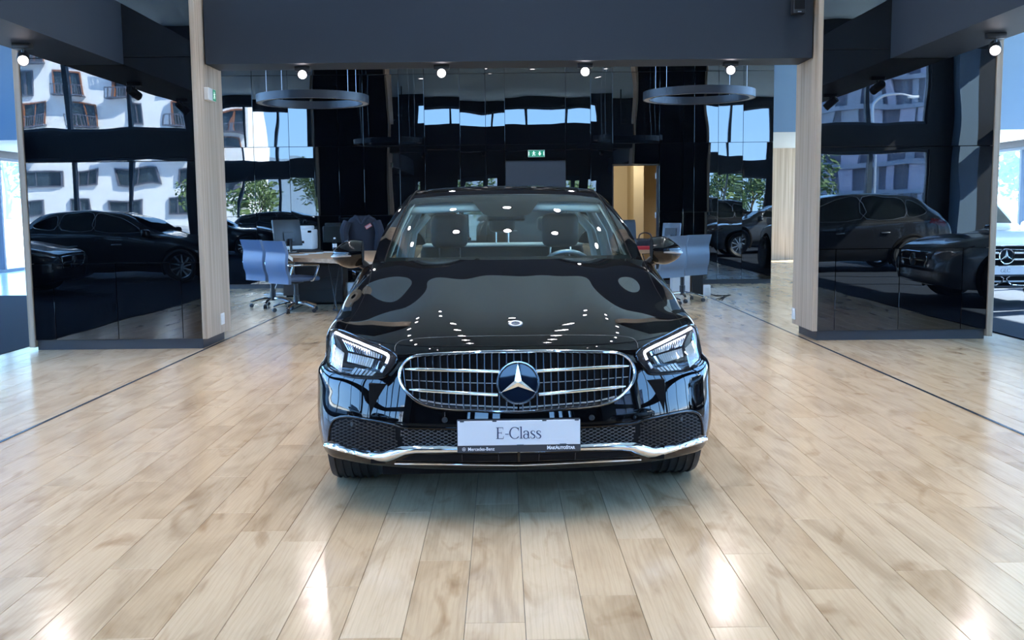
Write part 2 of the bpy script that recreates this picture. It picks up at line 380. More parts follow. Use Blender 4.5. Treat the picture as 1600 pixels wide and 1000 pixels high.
for i in range(-28, 40):
    x0 = xoff+i*PW
    if x0 < -5.07: 
        if x0+PW < -5.07: continue
    if x0 > 5.25 and x0 > 7.7: continue
    ph = phase.get(i, (i*0.527 % 1)*PL)
    k = -5
    while True:
        y0 = ph + k*PL; k += 1
        if y0 > YE-.05: break
        y1 = min(y0+PL, YE-.03)
        ylo = max(y0, YF+.02)
        if x0 > 5.15 and y1 < 19: continue
        if y1-ylo < .05: continue
        full = abs(y1-ylo-PL) < 1e-6
        c = Vector((x0+.1, (ylo+y1)/2, 0)); ok = False
        for yy in (ylo+.05, (ylo+y1)/2, y1):
            if yy > 2.6 and abs(c.x)/yy < .515 and 2.75 < yy < 12: ok = True
        (cand if (ok and full) else rest).append((math.hypot(c.x, c.y), x0, ylo, y1-ylo))
cand.sort(); rest += cand[300:]; cand = cand[:300]
for d, x0, y0, l in cand:
    o = bpy.data.objects.new('plank', proto_plank); COL.objects.link(o); o.parent = floor; o.location = (x0, y0, 0)
M['floor2'] = wood_floor('oak laminate, far boards')
_m2 = M['floor2']
_at = N(_m2, 'ShaderNodeAttribute'); _at.attribute_name = 'tone'
for lk in list(_m2.node_tree.links):
    if lk.from_socket.name == 'Random' and lk.from_node.type == 'OBJECT_INFO':
        ts = lk.to_socket; _m2.node_tree.links.remove(lk); L(_m2, _at.outputs['Fac'], ts)
big = MB(); tones = []
for d, x0, y0, l in rest:
    b = plank_mb(l); big.add([(p[0]+x0, p[1]+y0, p[2]) for p in b.v], b.f); tones += [random.random()]*len(b.f)
far = big.build('planks', 'floor2', floor, 0); far['kind'] = 'stuff'
_a = far.data.attributes.new('tone', 'FLOAT', 'FACE'); _a.data.foreach_set('value', tones)
for sx, nm in ((-3.10, 'trim_4'), (3.04, 'trim_5')):
    o = MB().box(sx-.011, sx+.011, -4.9, 26.9, -.002, .0035).build(nm, 'strip', None, 0); o['kind'] = 'structure'
# carpets and the pale tiled strip beyond them
o = MB().box(-11.5, -5.05, YF+.75, 17.5, -.006, .004).build('carpet', 'carpet', None, 0)
tag(o, 'dark blue carpet left of the left black glass pier', 'carpet')
o = MB().box(5.22, 11.5, YF+.75, 17.5, -.006, .004).build('carpet', 'carpet', None, 0)
tag(o, 'dark blue carpet under the white car, right of the right black glass pier', 'carpet')
tl = struct('floor_tiles', (0, 0, 0))
for x0, x1 in ((-XS+.02, -5.6), (7.9, XS-.02)):
    xx = x0
    while xx < x1-.01:
        w = min(1.2, x1-xx)
        for k in range(8):
            y0 = 17.5+k*1.18
            MB().box(xx+.003, xx+w-.003, y0+.003, y0+1.177, -.05, 0).build('tile', 'tile', tl, 0)
        xx += 1.2
MB().box(-XS, -5.6, 17.5, YE-.02, -.1, -.004).build('tile_bed', 'joint', tl, 0)
MB().box(7.9, XS, 17.5, YE-.02, -.1, -.004).build('tile_bed', 'joint', tl, 0)
MB().box(-XS, -5.6, YF+.05, 17.5, -.1, -.007).build('tile_bed', 'joint', tl, 0); MB().box(7.9, XS, YF+.05, 17.5, -.1, -.007).build('tile_bed', 'joint', tl, 0)

# ---- ceiling, beam, soffits
o = MB().box(-XS-.2, XS+.2, YF-.2, YE+.2, ZC, ZC+.2).build('ceiling', 'ceil', None, 0); o['kind'] = 'structure'
bw = MB().box(-3.065, 3.055, 10.55, 11.05, 2.86, 3.52).build('trim_1', 'beam', None, 0); bw['kind'] = 'structure'
for sg, nm in ((-1, 'trim_2'), (1, 'trim_3')):
    xa, xb = sorted((sg*3.8, sg*4.4))
    o = MB().box(xa, xb, -4.83, 10.305 if sg < 0 else 10.425, 2.83, 3.42).build(nm, 'beam', None, 0); o['kind'] = 'structure'
    h = MB()
    for yy in (-2.0, 2.0, 6.0): h.box(sg*4.1-.02, sg*4.1+.02, yy-.02, yy+.02, 3.40, ZC+.05)
    h.build('hanger', 'beam', o, 0)

# ---- the two black glass piers
def panel(parent, x0, x1, z0, z1, y, tx, tz, g=.003, d=.03):
    w, h = x1-x0-2*g, z1-z0-2*g
    b = MB().rbox(-w/2, w/2, 0, d, -h/2, h/2, .0012, 1)
    o = b.build('black_glass_panel', 'bglass', parent, 0, loc=((x0+x1)/2, y, (z0+z1)/2), rot=(tx, 0, tz)); return o
rr = random.Random(3)
def pier(nm, x0, x1, y, zs, xcuts, inner, tilt):
    p = struct(nm)
    MB().box(x0+.01, x1-.01, y+.045, 11.12, .1, ZC+.02).build('core', 'void', p, 0)
    for k, (za, zb) in enumerate(zip(zs[:-1], zs[1:])):
        cuts = [x0]+(xcuts if k == 0 else [])+[x1]
        for a, b in zip(cuts[:-1], cuts[1:]):
            panel(p, a, b, za, zb, y+.008, tilt[k]+rr.uniform(-.0008, .0008), rr.uniform(-.0015, .0015))
    MB().box(x0+.01, x1-.01, y+.03, 11.1, 0, .10).build('plinth', 'plinth', p, 0)
    if inner > 0: xa, xb, xo0, xo1 = x1, x1+.05, x0-.06, x0
    else: xa, xb, xo0, xo1 = x0-.05, x0, x1, x1+.06
    MB().rbox(xa, xb, y-.02, 11.16, .10, ZC+.02, .003, 1).build('wood_cladding', 'wood', p, 0)
    MB().rbox(xo0, xo1, y-.01, 11.16, .03, ZC+.02, .003, 1).build('wood_edge', 'wood', p, 0)
    return p
zsL = [.10, .875, 1.885, 2.90, 4.4, ZC]; zsR = [.10, .935, 1.96, 2.92, 4.4, ZC]
pier('wall_inner_left', -4.83, -3.13, 10.30, zsL, [at(85,480,10.3).x, at(183,480,10.3).x, at(284,480,10.3).x], 1, [0, .001, -.001, 0, 0])
pier('wall_inner_right', 3.12, 4.86, 10.42, zsR, [at(1305,460,10.42).x, at(1405,460,10.42).x, at(1503,460,10.42).x], -1, [0, .001, -.0015, 0, 0])

# ---- back wall: black glass panels, a grey door, an open doorway to a cream room
wb = struct('wall_back')
pxs = [336, 399, 454, 493, 531, 570, 626, 665, 720, 760, 790, 884, 923, 957, 1030, 1067, 1084, 1121.5, 1160, 1207]
bx = [at(p, 300, YB).x for p in pxs]
zb_ = [.08, 1.30, 2.53, 3.78, 4.9, ZC]
for i in range(len(bx)-1):
    for k in range(5):
        z0, z1 = zb_[k], zb_[k+1]
        if i in (10, 13):
            top = 2.25 if i == 10 else 2.16
            if z1 <= top: continue
            z0 = max(z0, top)
        panel(wb, bx[i], bx[i+1], z0, z1, YB, rr.uniform(-.0035, .0035), rr.uniform(-.003, .003))
D0, D1 = bx[13], bx[14]
core = MB()
core.box(bx[0], D0-.01, YB+.04, YB+.2, .08, ZC+.02).box(D1+.01, bx[-1], YB+.04, YB+.2, .08, ZC+.02).box(D0-.01, D1+.01, YB+.04, YB+.2, 2.17, ZC+.02)
core.build('core', 'joint', wb, 0)
MB().box(bx[0], D0-.01, YB+.03, YB+.2, 0, .08).box(D1+.01, bx[-1], YB+.03, YB+.2, 0, .08).build('plinth', 'plinth', wb, 0)
d1 = struct('door_1', (bx[10], YB, 0))
wd = bx[11]-bx[10]
MB().rbox(.006, wd-.006, -.004, .03, .085, 2.235, .004, 1).build('door_leaf', 'greydoor', d1, 0)
b = MB().tube([(.08,-.004,1.0),(.08,-.05,1.0),(.2,-.05,1.0)], .009, 8); b.build('handle', 'satin', d1)
# cream room
rm = struct('wall_office')
MB().box(D0-.35, D1+1.6, 21.6, 21.7, 0, 2.9).box(D0-.40, D0-.30, YB+.22, 21.6, 0, 2.9).box(D1+1.6, D1+1.7, YB+.22, 21.7, 0, 2.9).box(D0-.4, D1+1.7, YB+.22, 21.7, 2.9, 3.0).box(D1-.22, D1-.02, 20.5, 21.6, 0, 2.35).box(D1-.22, D1+1.6, 20.4, 21.6, 2.35, 2.9).build('cream_wall', 'warm', rm, 0)
MB().box(D0, D0+.02, YB+.002, YB+.2, 0, 2.16).box(D1-.02, D1, YB+.002, YB+.2, 0, 2.16).box(D0, D1, YB+.002, YB+.2, 2.14, 2.16).build('door_lining', 'darkwall', rm, 0)
ld = bpy.data.lights.new('office lamp', 'AREA'); ld.energy = 13; ld.size = .8; ld.color = (1, .90, .72)
lo = bpy.data.objects.new('office lamp', ld); COL.objects.link(lo); lo.location = (D0+.5, 19.9, 2.85); lo.parent = rm
d2 = struct('door_2', (D1-.03, YB+.02, 0), math.radians(-99))
MB().rbox(-.02, .02, 0, -.0, 0, 0, .001) if 0 else None
MB().rbox(-.80, 0, -.02, .02, .012, 2.13, .004, 1).build('door_leaf', 'greydoor', d2, 0)
MB().tube([(-.7,.02,1.0),(-.7,.06,1.0),(-.58,.06,1.0)], .009, 8).build('handle', 'satin', d2)
for z in (.3, 1.25, 1.95): MB().lathe([(.0,-.05),(.014,-.05),(.014,.05),(0,.05)], 10, T(0,-.028,z)).build('hinge', 'satin', d2)
# sides of the office block behind the back wall
ob = struct('wall_block')
MB().box(bx[0], bx[0]+.1, YB+.21, 24, 0, ZC+.02).box(bx[-1]-.1, bx[-1], YB+.21, 24, 0, ZC+.02).box(bx[0], bx[-1], 23.9, 24, 0, ZC+.02).build('block_wall', 'darkwall', ob, 0)

# ---- glazed outer walls: each window an Empty with frame members and panes
win_n = [0]
def glazing(p0, p1, z0, z1, step, bar=.09, depth=.14, sides=(1, 1)):
    """window between floor points p0 and p1"""
    win_n[0] += 1; p0 = Vector((*p0, 0)); p1 = Vector((*p1, 0)); d = p1-p0; Ln = d.length; ang = math.atan2(d.y, d.x)
    w = struct('window_%d' % win_n[0], p0, ang); n = max(1, round(Ln/step)); s = Ln/n
    for k in range(n+1):
        MB().box(k*s-bar/2, k*s+bar/2, -depth/2, depth/2, z0+bar*.8, z1-bar*.8).build('mullion', 'frame', w, 0)
    MB().box(-bar/2, Ln+bar/2, -depth/2, depth/2, z0, z0+bar*.8).build('sill_rail', 'frame', w, 0)
    MB().box(-bar/2, Ln+bar/2, -depth/2, depth/2, z1-bar*.8, z1).build('head_rail', 'frame', w, 0)
    for k in range(n):
        MB().box(k*s+bar/2, (k+1)*s-bar/2, -.004, .004, z0+bar*.8, z1-bar*.8).build('pane', 'pane', w, 0)
    return w
wf = struct('wall_front')
solid = MB().box(-XS, XS, YF-.15, YF+.15, 2.75, 3.40).box(-XS, XS, YF-.15, YF+.15, 5.5, ZC+.02)
for xa, xb in ((-8.0, -3.75), (3.55, 7.3), (10.4, XS)): solid.box(xa, xb, YF-.15, YF+.15, -.02, 2.75).box(xa, xb, YF-.15, YF+.15, 3.4, 5.5)
solid.box(-3.75, 3.55, YF-.15, YF+.15, 3.4, 4.4)
for xa, xb in ((-3.5, -2.15), (-.5, 2.2), (2.9, 3.2)): solid.box(xa, xb, YF+.12, YF+.3, -.02, 2.75)
solid.build('facade_wall', 'darkwall', wf, 0)
MB().box(10.9, 11.35, YF+.25, YF+.7, 0, ZC+.02).build('column', 'bluewall', wf, 0)
MB().box(-7.0, -6.6, YF+.25, YF+.7, 0, ZC+.02).box(5.4, 5.8, YF+.25, YF+.7, 0, ZC+.02).build('column', 'darkwall', wf, 0)
glazing((-XS, YF), (-8.0, YF), 0, 2.75, 1.45); glazing((-XS, YF), (-8.0, YF), 3.4, 5.5, 1.45)
glazing((7.3, YF), (10.4, YF), 0, 2.75, 1.55); glazing((7.3, YF), (10.4, YF), 3.4, 5.5, 1.55)
glazing((-3.75, YF), (3.55, YF), 4.4, 5.5, 1.45)
glazing((-3.75, YF), (3.55, YF), 0, 2.75, .9, bar=.22)
for sg, nm in ((-1, 'wall_left'), (1, 'wall_right')):
    w = struct(nm); X = sg*XS
    MB().box(X-.15, X+.15, YF-.15, YE+.15, 2.75, 3.40).box(X-.15, X+.15, YF-.15, YE+.15, 5.5, ZC+.02).build('side_band', 'darkwall', w, 0)
    for yc in (1.0, 8.0, 15.0, 21.5): MB().box(X-sg*.62-.16, X-sg*.62+.16, yc-.16, yc+.16, 0, ZC+.02).build('column', 'bluewall', w, 0)
    for z0, z1 in ((0, 2.75), (3.4, 5.5)):
        glazing((X, YF), (X, 5.5), z0, z1, 2.1); glazing((X, 5.5), (X, 16), z0, z1, 2.1); glazing((X, 16), (X, YE), z0, z1, 2.2)
we = struct('wall_end')
for sg in (-1, 1):
    xa, xb = sorted((sg*8.0, sg*4.6))
    MB().box(xa, xb, YE-.05, YE+.1, 0, ZC+.02).build('wood_wall', 'wood', we, 0)
    xa, xb = sorted((sg*4.9, sg*(XS-.2)))
    MB().box(xa, xb, 21.2, 21.3, 2.9, ZC+.02).build('blue_bulkhead', 'bluewall', we, 0)
    MB().box(xa, xb, 21.3, YE-.06, 2.9, 2.98).build('bulkhead_soffit', 'palewall', we, 0)
    xa, xb = sorted((sg*8.0, sg*XS)); glazing((xa, YE), (xb, YE), 0, 2.9, 1.4)
    MB().box(xa, xb, YE-.05, YE+.1, 2.9, ZC+.02).build('end_panel', 'bluewall', we, 0)
MB().box(-4.6, 4.6, YE-.05, YE+.1, 0, ZC+.02).build('end_panel', 'darkwall', we, 0)

# ---- lamps of the room
def spot_light(parent, loc, aim, energy, angle=70, blend=.8, radius=.03, col=(1, .93, .90)):
    d = bpy.data.lights.new('lamp', 'SPOT'); d.energy = energy; d.spot_size = math.radians(angle); d.spot_blend = blend; d.shadow_soft_size = radius; d.color = col
    o = bpy.data.objects.new('lamp', d); COL.objects.link(o); o.location = loc; o.parent = parent
    o.rotation_euler = Vector(aim).to_track_quat('-Z', 'Y').to_euler(); return o
def downlight(x, y, label, energy):
    t = thing('ceiling_downlight', label, 'lamp', (x, y, ZC), 0, 'ceiling downlights')
    MB().lathe([(.085,-.002),(.115,-.002),(.115,-.016),(.092,-.016),(.085,-.005)], 20).build('trim_ring', 'fixture', t)
    MB().lathe([(0,-.006),(.086,-.006),(.086,-.003),(0,-.003)], 20).build('lens', 'downglow', t)
    spot_light(t, (0, 0, -.03), (0, .0, -1), energy, 95)
DL = 'small round recessed ceiling downlight seen only as a bright dot in the bonnet and windscreen'
for x in (-2.8, -1.2, 0, 1.12, 2.55):
    for y in (10.6, 11.4): downlight(x, y, DL, 24)
for sx in (-1, 1):
    for y in (9.4, 8.2, 7.0, 5.9, 4.7, 3.3, 15.8): downlight(sx*.78, y, DL, 24)
    for y in (9.7, 8.3, 7.0, 5.6, 4.0, 2.4, .6): downlight(sx*3.12, y, DL, 24)
def track_spot(name, label, loc, aim, group, energy, mount=.16, drop=.05, glow='lampglow'):
    t = thing(name, label, 'spotlight', loc, 0, group)
    MB().rbox(-mount/2, mount/2, -.035, .035, -.045, 0, .006, 2).build('mount_box', 'fixture', t)
    MB().tube([(0,0,-.045),(0,0,-.045-drop)], .012, 10).build('stem', 'fixture', t)
    q = Vector(aim).normalized().to_track_quat('Z', 'Y').to_matrix().to_4x4(); c = T(0, 0, -.045-drop-.03) @ q
    MB().lathe([(0,-.10),(.040,-.10),(.048,-.09),(.048,-.012),(.051,-.010),(.051,.0),(.048,.0),(.048,.075),(.043,.075),(.040,.055)], 24, c).build('lamp_head', 'fixture', t)
    MB().lathe([(0,.060),(.041,.060)], 24, c).build('lens', glow, t)
    p = c @ Vector((0, 0, .086)); spot_light(t, p, aim, energy, 42, .6, .024)
    return t
for px, lab in ((473, 'glowing black spotlight under the beam, above the left ring lamp'), (690, 'glowing black spotlight under the beam, second from the left ring lamp'), (914, 'glowing black spotlight under the beam, between the exit sign and the right ring lamp'), (1141, 'glowing black spotlight with visible mount box under the beam, above the right ring lamp')):
    track_spot('track_spotlight', lab, (at(px, 105, 10.8).x, 10.8, 2.86), (at(px, 105, 10.8).x*-.25, -5.2, -1.1), 'spotlights under the cross beam', 7, drop=.0)
for sg in (-1, 1):
    nm = 'left' if sg < 0 else 'right'
    track_spot('soffit_spotlight', 'glowing black spotlight hanging from the %s soffit in front of the black pier' % nm, (sg*4.18, 9.0, 2.83), (-sg*1.4, -3.2, -1.5), 'spotlights along the side soffits', 7, glow='softglow')
    for y in (7.3, 5.6):
        track_spot('soffit_spotlight', 'black spotlight on the %s soffit seen only mirrored in the black glass, %s one' % (nm, 'first' if y > 7 else 'second'), (sg*4.18, y, 2.83), (-sg*2.2, -1.6, -2.3), 'spotlights along the side soffits', 7, glow='softglow')

# ================================================================== THE BLACK SALOON
YAW = math.radians(1.4)
car = thing('saloon_car', 'black saloon car with chrome grille and show plate in the middle of the oak floor', 'car', (.024, 4.37, 0), YAW)
CI = (Matrix.Translation(car.location) @ Matrix.Rotation(YAW, 4, 'Z')).inverted()
CO = CI @ CAMPOS; CR = CI.to_3x3()
def both(b, name, m, parent, smooth=40):
    a = b.build(name, m, parent, smooth); c = b.flipped().build(name, m, parent, smooth); return a, c
# half control net, x>=0: rows run from the bottom lip up over the bonnet to the cowl, columns from the centre to the flank
XB = [0, .20, .40, .58, .725, .83, .90, .938]
YBp = [0, .010, .040, .095, .175, .265, .350, .445]      # plan curve of the bumper
def row(y0, z, k=1.0, xs=1.0, zs=None, side=None):
    r = []
    for j in range(8): r.append((XB[j]*xs, y0+YBp[j]*k, (zs[j] if zs else z)))
    return r + side
net = [
 row(.17, .228, .80, .955, None, [(.875,.46,.240),(.86,.49,.245)]),
 row(.060,.222, .92, .975, None, [(.897,.485,.240),(.87,.50,.245)]),
 row(.034,.252, .96, .985, None, [(.908,.485,.262),(.885,.50,.262)]),
 row(.012,.300, 1.0, .995, None, [(.920,.48,.30),(.90,.495,.30)]),
 row(.004,.370, 1.0, 1.0, None, [(.926,.47,.37),(.905,.485,.37)]),
 row(.006,.450, 1.02, 1.003, None, [(.929,.485,.45),(.91,.50,.45)]),
 row(.022,.530, 1.04, 1.004, None, [(.931,.515,.53),(.913,.535,.53)]),
 row(.045,.620, 1.08, 1.004, None, [(.932,.56,.60),(.915,.58,.60)]),
 [(0,.066,.700),(.20,.076,.700),(.40,.108,.698),(.58,.175,.695),(.72,.285,.690),(.82,.405,.68),(.887,.530,.672),(.926,.62,.66),(.932,.645,.65),(.916,.655,.645)],
 [(0,.088,.768),(.20,.098,.768),(.40,.135,.766),(.57,.235,.768),(.71,.395,.776),(.810,.560,.790),(.882,.700,.785),(.924,.80,.745),(.932,.81,.728),(.917,.82,.716)],
 [(0,.215,.838),(.19,.222,.838),(.39,.262,.838),(.555,.385,.838),(.69,.560,.842),(.790,.740,.845),(.872,.880,.835),(.924,.95,.78),(.933,.97,.735),(.918,.98,.700)],
 [(0,.48,.908),(.185,.48,.908),(.38,.51,.912),(.54,.62,.902),(.67,.790,.900),(.775,.940,.895),(.862,1.06,.875),(.920,1.10,.80),(.932,1.12,.72),(.916,1.13,.600)],
 [(0,.80,.960),(.185,.80,.961),(.38,.82,.966),(.53,.90,.955),(.66,1.02,.952),(.765,1.13,.942),(.852,1.21,.915),(.918,1.24,.82),(.930,1.25,.68),(.910,1.25,.420)],
 [(0,1.10,1.003),(.19,1.105,1.004),(.39,1.125,1.010),(.54,1.18,1.000),(.665,1.26,.994),(.768,1.34,.982),(.846,1.40,.945),(.916,1.42,.84),(.928,1.43,.65),(.890,1.43,.200)],
 [(0,1.385,1.045),(.20,1.40,1.046),(.40,1.44,1.048),(.56,1.495,1.040),(.69,1.56,1.034),(.785,1.63,1.022),(.848,1.68,.985),(.916,1.70,.87),(.928,1.71,.64),(.890,1.71,.190)],
]
half = np.array(net)
for hr in half:
    for hp in hr:
        hp[0] *= 1+.017*max(0, min(1, (hp[0]-.7)/.2)) if hp[2] > .66 else 1.0
half[:8, 8:, 0] += .016
half[10:14, 2, 2] += (.003, .007, .008, .006); half[10:14, 1, 2] -= (.001, .002, .003, .002)
half[0, 7, 2] = .236; half[1, 7, 2] = .232
for _i, _d in ((12, .012), (13, .028), (14, .038)): half[_i, :7, 2] += _d
full = np.concatenate([half[:, :0:-1]*np.array([-1, 1, 1]), half], 1)
NU, NV = 9, 8
SK = surf(full, NU, NV)
nc = full.shape[1]
bodyv = [Vector(p) for p in SK.reshape(-1, 3)]; cc = SK.shape[1]
bodyf = [(i*cc+j, (i+1)*cc+j, (i+1)*cc+j+1, i*cc+j+1) for i in range(SK.shape[0]-1) for j in range(cc-1)]
bvh = BVHTree.FromPolygons(bodyv, bodyf)
def sub(r0, r1, c0, c1): return SK[r0*NU:r1*NU+1, c0*NV:c1*NV+1]
mid = (nc-1)//2
MB().grid(sub(0, 9, 0, nc-1), True).build('front_bumper', 'paint', car, 60)
hood = sub(9, 14, mid-5, mid+5)
hb = MB().grid(hood, True)
hood_o = hb.build('bonnet', 'paint', car, 60)
hood_o.location.z = .0025
for a, b in ((0, mid-5), (mid+5, nc-1)): MB().grid(sub(9, 14, a, b), True).build('front_wing', 'paint', car, 60)
# shut line round the bonnet: a dark rubber gap
gap = MB()
edge = [Vector(p) for p in SK[9*NU:14*NU+1, (mid-5)*NV]]
gap.tube([p+Vector((0,0,-.001)) for p in edge], .0035, 6); gap.mirror()
gap.tube([Vector(p) for p in SK[9*NU, (mid-5)*NV:(mid+5)*NV+1]], .003, 6)
gap.build('bonnet_gap', 'void', car)
# rear lower body
belt = []
for y, xb, zb, xs, zs, xm, ys, zl in ((1.68,.848,.985,.916,.87,.928,0,.19),(2.1,.850,1.005,.915,.90,.930,0,.185),(2.9,.845,1.025,.915,.925,.932,0,.185),(3.6,.835,1.04,.920,.95,.935,0,.185),(4.2,.800,1.055,.90,.96,.92,0,.2),(4.6,.755,1.045,.86,.945,.885,0,.22),(4.86,.69,1.02,.78,.90,.81,0,.25)):
    belt.append([(xb-.05,y,zb+.022),(xb,y,zb),(xs,y,zs),(xm,y,.72),(xm-.008,y,.45),(xm-.04,y,zl)])
BS = surf(np.array(belt), 24, 14)
sb_ = MB().grid(BS, False)
def cut_arch(f):
    c_ = [sb_.v[i] for i in f]; return all(math.hypot(p[1]-3.79, p[2]-.345) > .375 for p in c_)
sb_.f = [f for f in sb_.f if cut_arch(f)]
both(sb_, 'body_side', 'paint', car, 60)
rear = np.array([[(-x,y,z) for x,y,z in r[::-1]]+[(0,r[0][1]+dy,z0+.006)]+[(x,y,z) for x,y,z in r] for r, dy, z0 in
  (([(.40,4.32,1.075),(.72,4.22,1.068)],.02,1.078),([(.40,4.66,1.062),(.69,4.6,1.05)],.03,1.066),([(.40,4.86,1.03),(.66,4.80,1.02)],.03,1.035),([(.42,4.92,.90),(.74,4.84,.88)],.01,.90),([(.42,4.94,.60),(.78,4.86,.60)],.01,.60),([(.42,4.93,.36),(.78,4.86,.36)],.01,.36),([(.40,4.86,.22),(.76,4.80,.22)],.01,.22))])
MB().grid(surf(rear, 6, 6), False).build('boot_lid', 'paint', car, 60)
MB().box(-.80, .80, 1.5, 4.7, .17, .22).box(-.62, .62, .25, 1.5, .16, .20).build('underbody', 'void', car, 0)
MB().box(-.66, .66, .14, 1.45, .24, .60).build('engine_bay', 'void', car, 0)
# ---- greenhouse
G = []
for (y0, z0, w, ye, ze, xo, yo, zo) in ((1.405,1.040,.735,1.72,1.030,.815,1.80,1.010),(1.69,1.175,.705,1.95,1.165,.790,2.02,1.150),(2.02,1.318,.668,2.20,1.300,.748,2.27,1.280),(2.38,1.452,.628,2.50,1.428,.690,2.58,1.402),
   (2.72,1.508,.610,2.78,1.480,.665,2.82,1.445),(3.15,1.520,.600,3.17,1.492,.655,3.18,1.455),(3.58,1.475,.585,3.52,1.448,.650,3.50,1.415),(3.95,1.320,.610,3.84,1.300,.690,3.78,1.270),(4.34,1.085,.64,4.22,1.09,.775,4.15,1.06)):
    G.append([(0,y0,z0),(w*.35,y0+(ye-y0)*.10,z0+(ze-z0)*.08),(w*.70,y0+(ye-y0)*.42,z0+(ze-z0)*.40),(w*.93,y0+(ye-y0)*.82,z0+(ze-z0)*.82),(w,ye,ze),(w+(xo-w)*.55,ye+(yo-ye)*.5,ze+(zo-ze)*.30),(xo,yo,zo)])
G = np.array(G); G[0, :, 2] += .036; G[1, :, 2] += .030; G[2, :, 2] += .022; G[3:7, :, 2] += .016; GF = np.concatenate([G[:, :0:-1]*np.array([-1, 1, 1]), G], 1)
gu, gv = 10, 8
GS = surf(GF, gu, gv); gm = 6
def gsub(r0, r1, c0, c1): return GS[int(r0*gu):int(r1*gu)+1, int(c0*gv):int(c1*gv)+1]
ws = MB().grid(gsub(0, 3, gm-4, gm+4), True).build('windscreen', 'screen', car, 80)
MB().grid(gsub(3, 6, gm-4, gm+4), True).build('roof', 'paint', car, 60)
MB().grid(gsub(6, 8, gm-4, gm+4), True).build('rear_window', 'screen', car, 80)
for a, b in ((0, gm-4), (gm+4, 2*gm)): MB().grid(gsub(0, 8, a, b), True).build('roof_pillar', 'paint', car, 60)
# black printed border of the windscreen, just under the glass
def gn(r, c, off):
    r = min(max(r, 0), 3)*gu; c = c*gv
    i = min(int(r), GS.shape[0]-2); j = min(int(c), GS.shape[1]-2); a, b = r-i, c-j
    p = (GS[i,j]*(1-a)+GS[i+1,j]*a)*(1-b)+(GS[i,j+1]*(1-a)+GS[i+1,j+1]*a)*b
    n = np.cross(GS[i,j+1]-GS[i,j], GS[i+1,j]-GS[i,j]); n = n/np.linalg.norm(n)
    return Vector(p)+Vector(n)*off
cL, cR = gm-4, gm+4
fr = MB()
def strip(fa, fb, n, k=3):
    P = np.array([[list(fa(t/n).lerp(fb(t/n), q/k)) for q in range(k+1)] for t in range(n+1)]); fr.grid(P)
cs = lambda t: cL+.02+(cR-cL-.04)*t
strip(lambda t: gn(.0, cs(t), -.004), lambda t: gn(.20, cs(t), -.004), 48)
strip(lambda t: gn(2.99, cs(t), -.004), lambda t: gn(2.60+.10*abs(2*t-1)**2, cs(t), -.004), 48)
for e, q in ((cL, 1), (cR, -1)):
    strip(lambda t: gn(.0+3*t, e+q*.02, -.004), lambda t: gn(.0+3*t, e+q*.40, -.004), 30)
# sensor housing patch at the top centre
strip(lambda t: gn(2.62, gm-.95+1.9*t, -.005), lambda t: gn(1.92+.10*abs(2*t-1)**3, gm-.62+1.24*t, -.005), 16, 8)
frit = fr.build('windscreen_border', 'void', car, 60)
# roof seams, chrome-edged side windows
sw = MB()
for k in range(1):
    pass
top = GS[:, -1]; 
SWn = []
for i in range(0, GS.shape[0]-gu//2, 2):
    p = Vector(GS[i, -1]); y = p.y
    ib = min(range(BS.shape[0]), key=lambda k: abs(BS[k, 0][1]-y)); q = Vector(BS[ib, 0]); q.y = y
    q.x += .012; SWn.append([list(p), list((p+q)/2+Vector((.012,0,0))), list(q)])
swm = MB().grid(np.array(SWn), True); swm.build('side_window', 'tint', car, 60); swm.flipped().build('side_window', 'tint', car, 60)
def sw_at(y, k, off=.006):
    i = min(range(len(SWn)), key=lambda q: abs(SWn[q][0][1]-y)); p = Vector(SWn[i][k]); p.y = y; p.x += off; return list(p)
for y0 in (2.86, 3.62):
    b = MB().grid(np.array([[sw_at(y0+d, k) for d in (0, .05, .10)] for k in (0, 1, 2)]), True); both(b, 'pillar_cover', 'gloss', car)
ch = MB().tube([Vector(r[2])+Vector((.004,0,.002)) for r in SWn[4:]], .006, 6); both(ch, 'window_trim', 'chrome', car)
seam = MB().tube([Vector(p)+Vector((0,0,.001)) for p in GS[:int(6.5*gu), (gm+4)*gv]], .004, 6); both(seam, 'roof_seam', 'void', car)
MB().grid(np.array([[(x, 1.30+.35*abs(x/.75)**2.2+dy, 1.025-.02*abs(x)-dz) for x in np.linspace(-.75, .75, 25)] for dy, dz in ((0,0),(.07,.012),(.16,.02),(.22,-.015))])).build('cowl', 'plastic', car)
wp = MB()
for x0, x1 in ((-.62, .02), (-.05, .60)):
    wp.tube([(x0+(x1-x0)*t, 1.36+.30*abs((x0+(x1-x0)*t)/.75)**2.2+.02, 1.040) for t in np.linspace(0, 1, 12)], .009, 6)
wp.build('wiper', 'plastic', car)

# ---- features laid on the front skin; outlines are read on the left half and mirrored
def P(px, py, off=0.0, tree=None):
    d = (CR @ ray(px, py)).normalized(); loc, n, i, ds = (tree or bvh).ray_cast(CO, d)
    if loc is None:
        best = None
        loc, n, i, ds = (tree or bvh).find_nearest(CO + d*4.7)
    if n.dot(d) > 0: n = -n
    return Vector(loc) + n*off
def PN(px, py):
    d = (CR @ ray(px, py)).normalized(); loc, n, i, ds = bvh.ray_cast(CO, d)
    if loc is None: loc, n, i, ds = bvh.find_nearest(CO + d*4.7)
    return (Vector(loc), (-n if n.dot(d) > 0 else n).normalized())
def poly_smooth(pts, n=4, closed=True): return [tuple(p) for p in smooth_path(pts, n, closed)]
CXP = 808.5
def halfpath(pts, off, n=5):   # from the left tip to the centre; returns local points and normals, last snapped to x=0
    sp = smooth_path(pts, n); pr = [PN(*p) for p in sp]
    ps = [a+b*off for a, b in pr]; ns = [b for a, b in pr]; return ps, ns
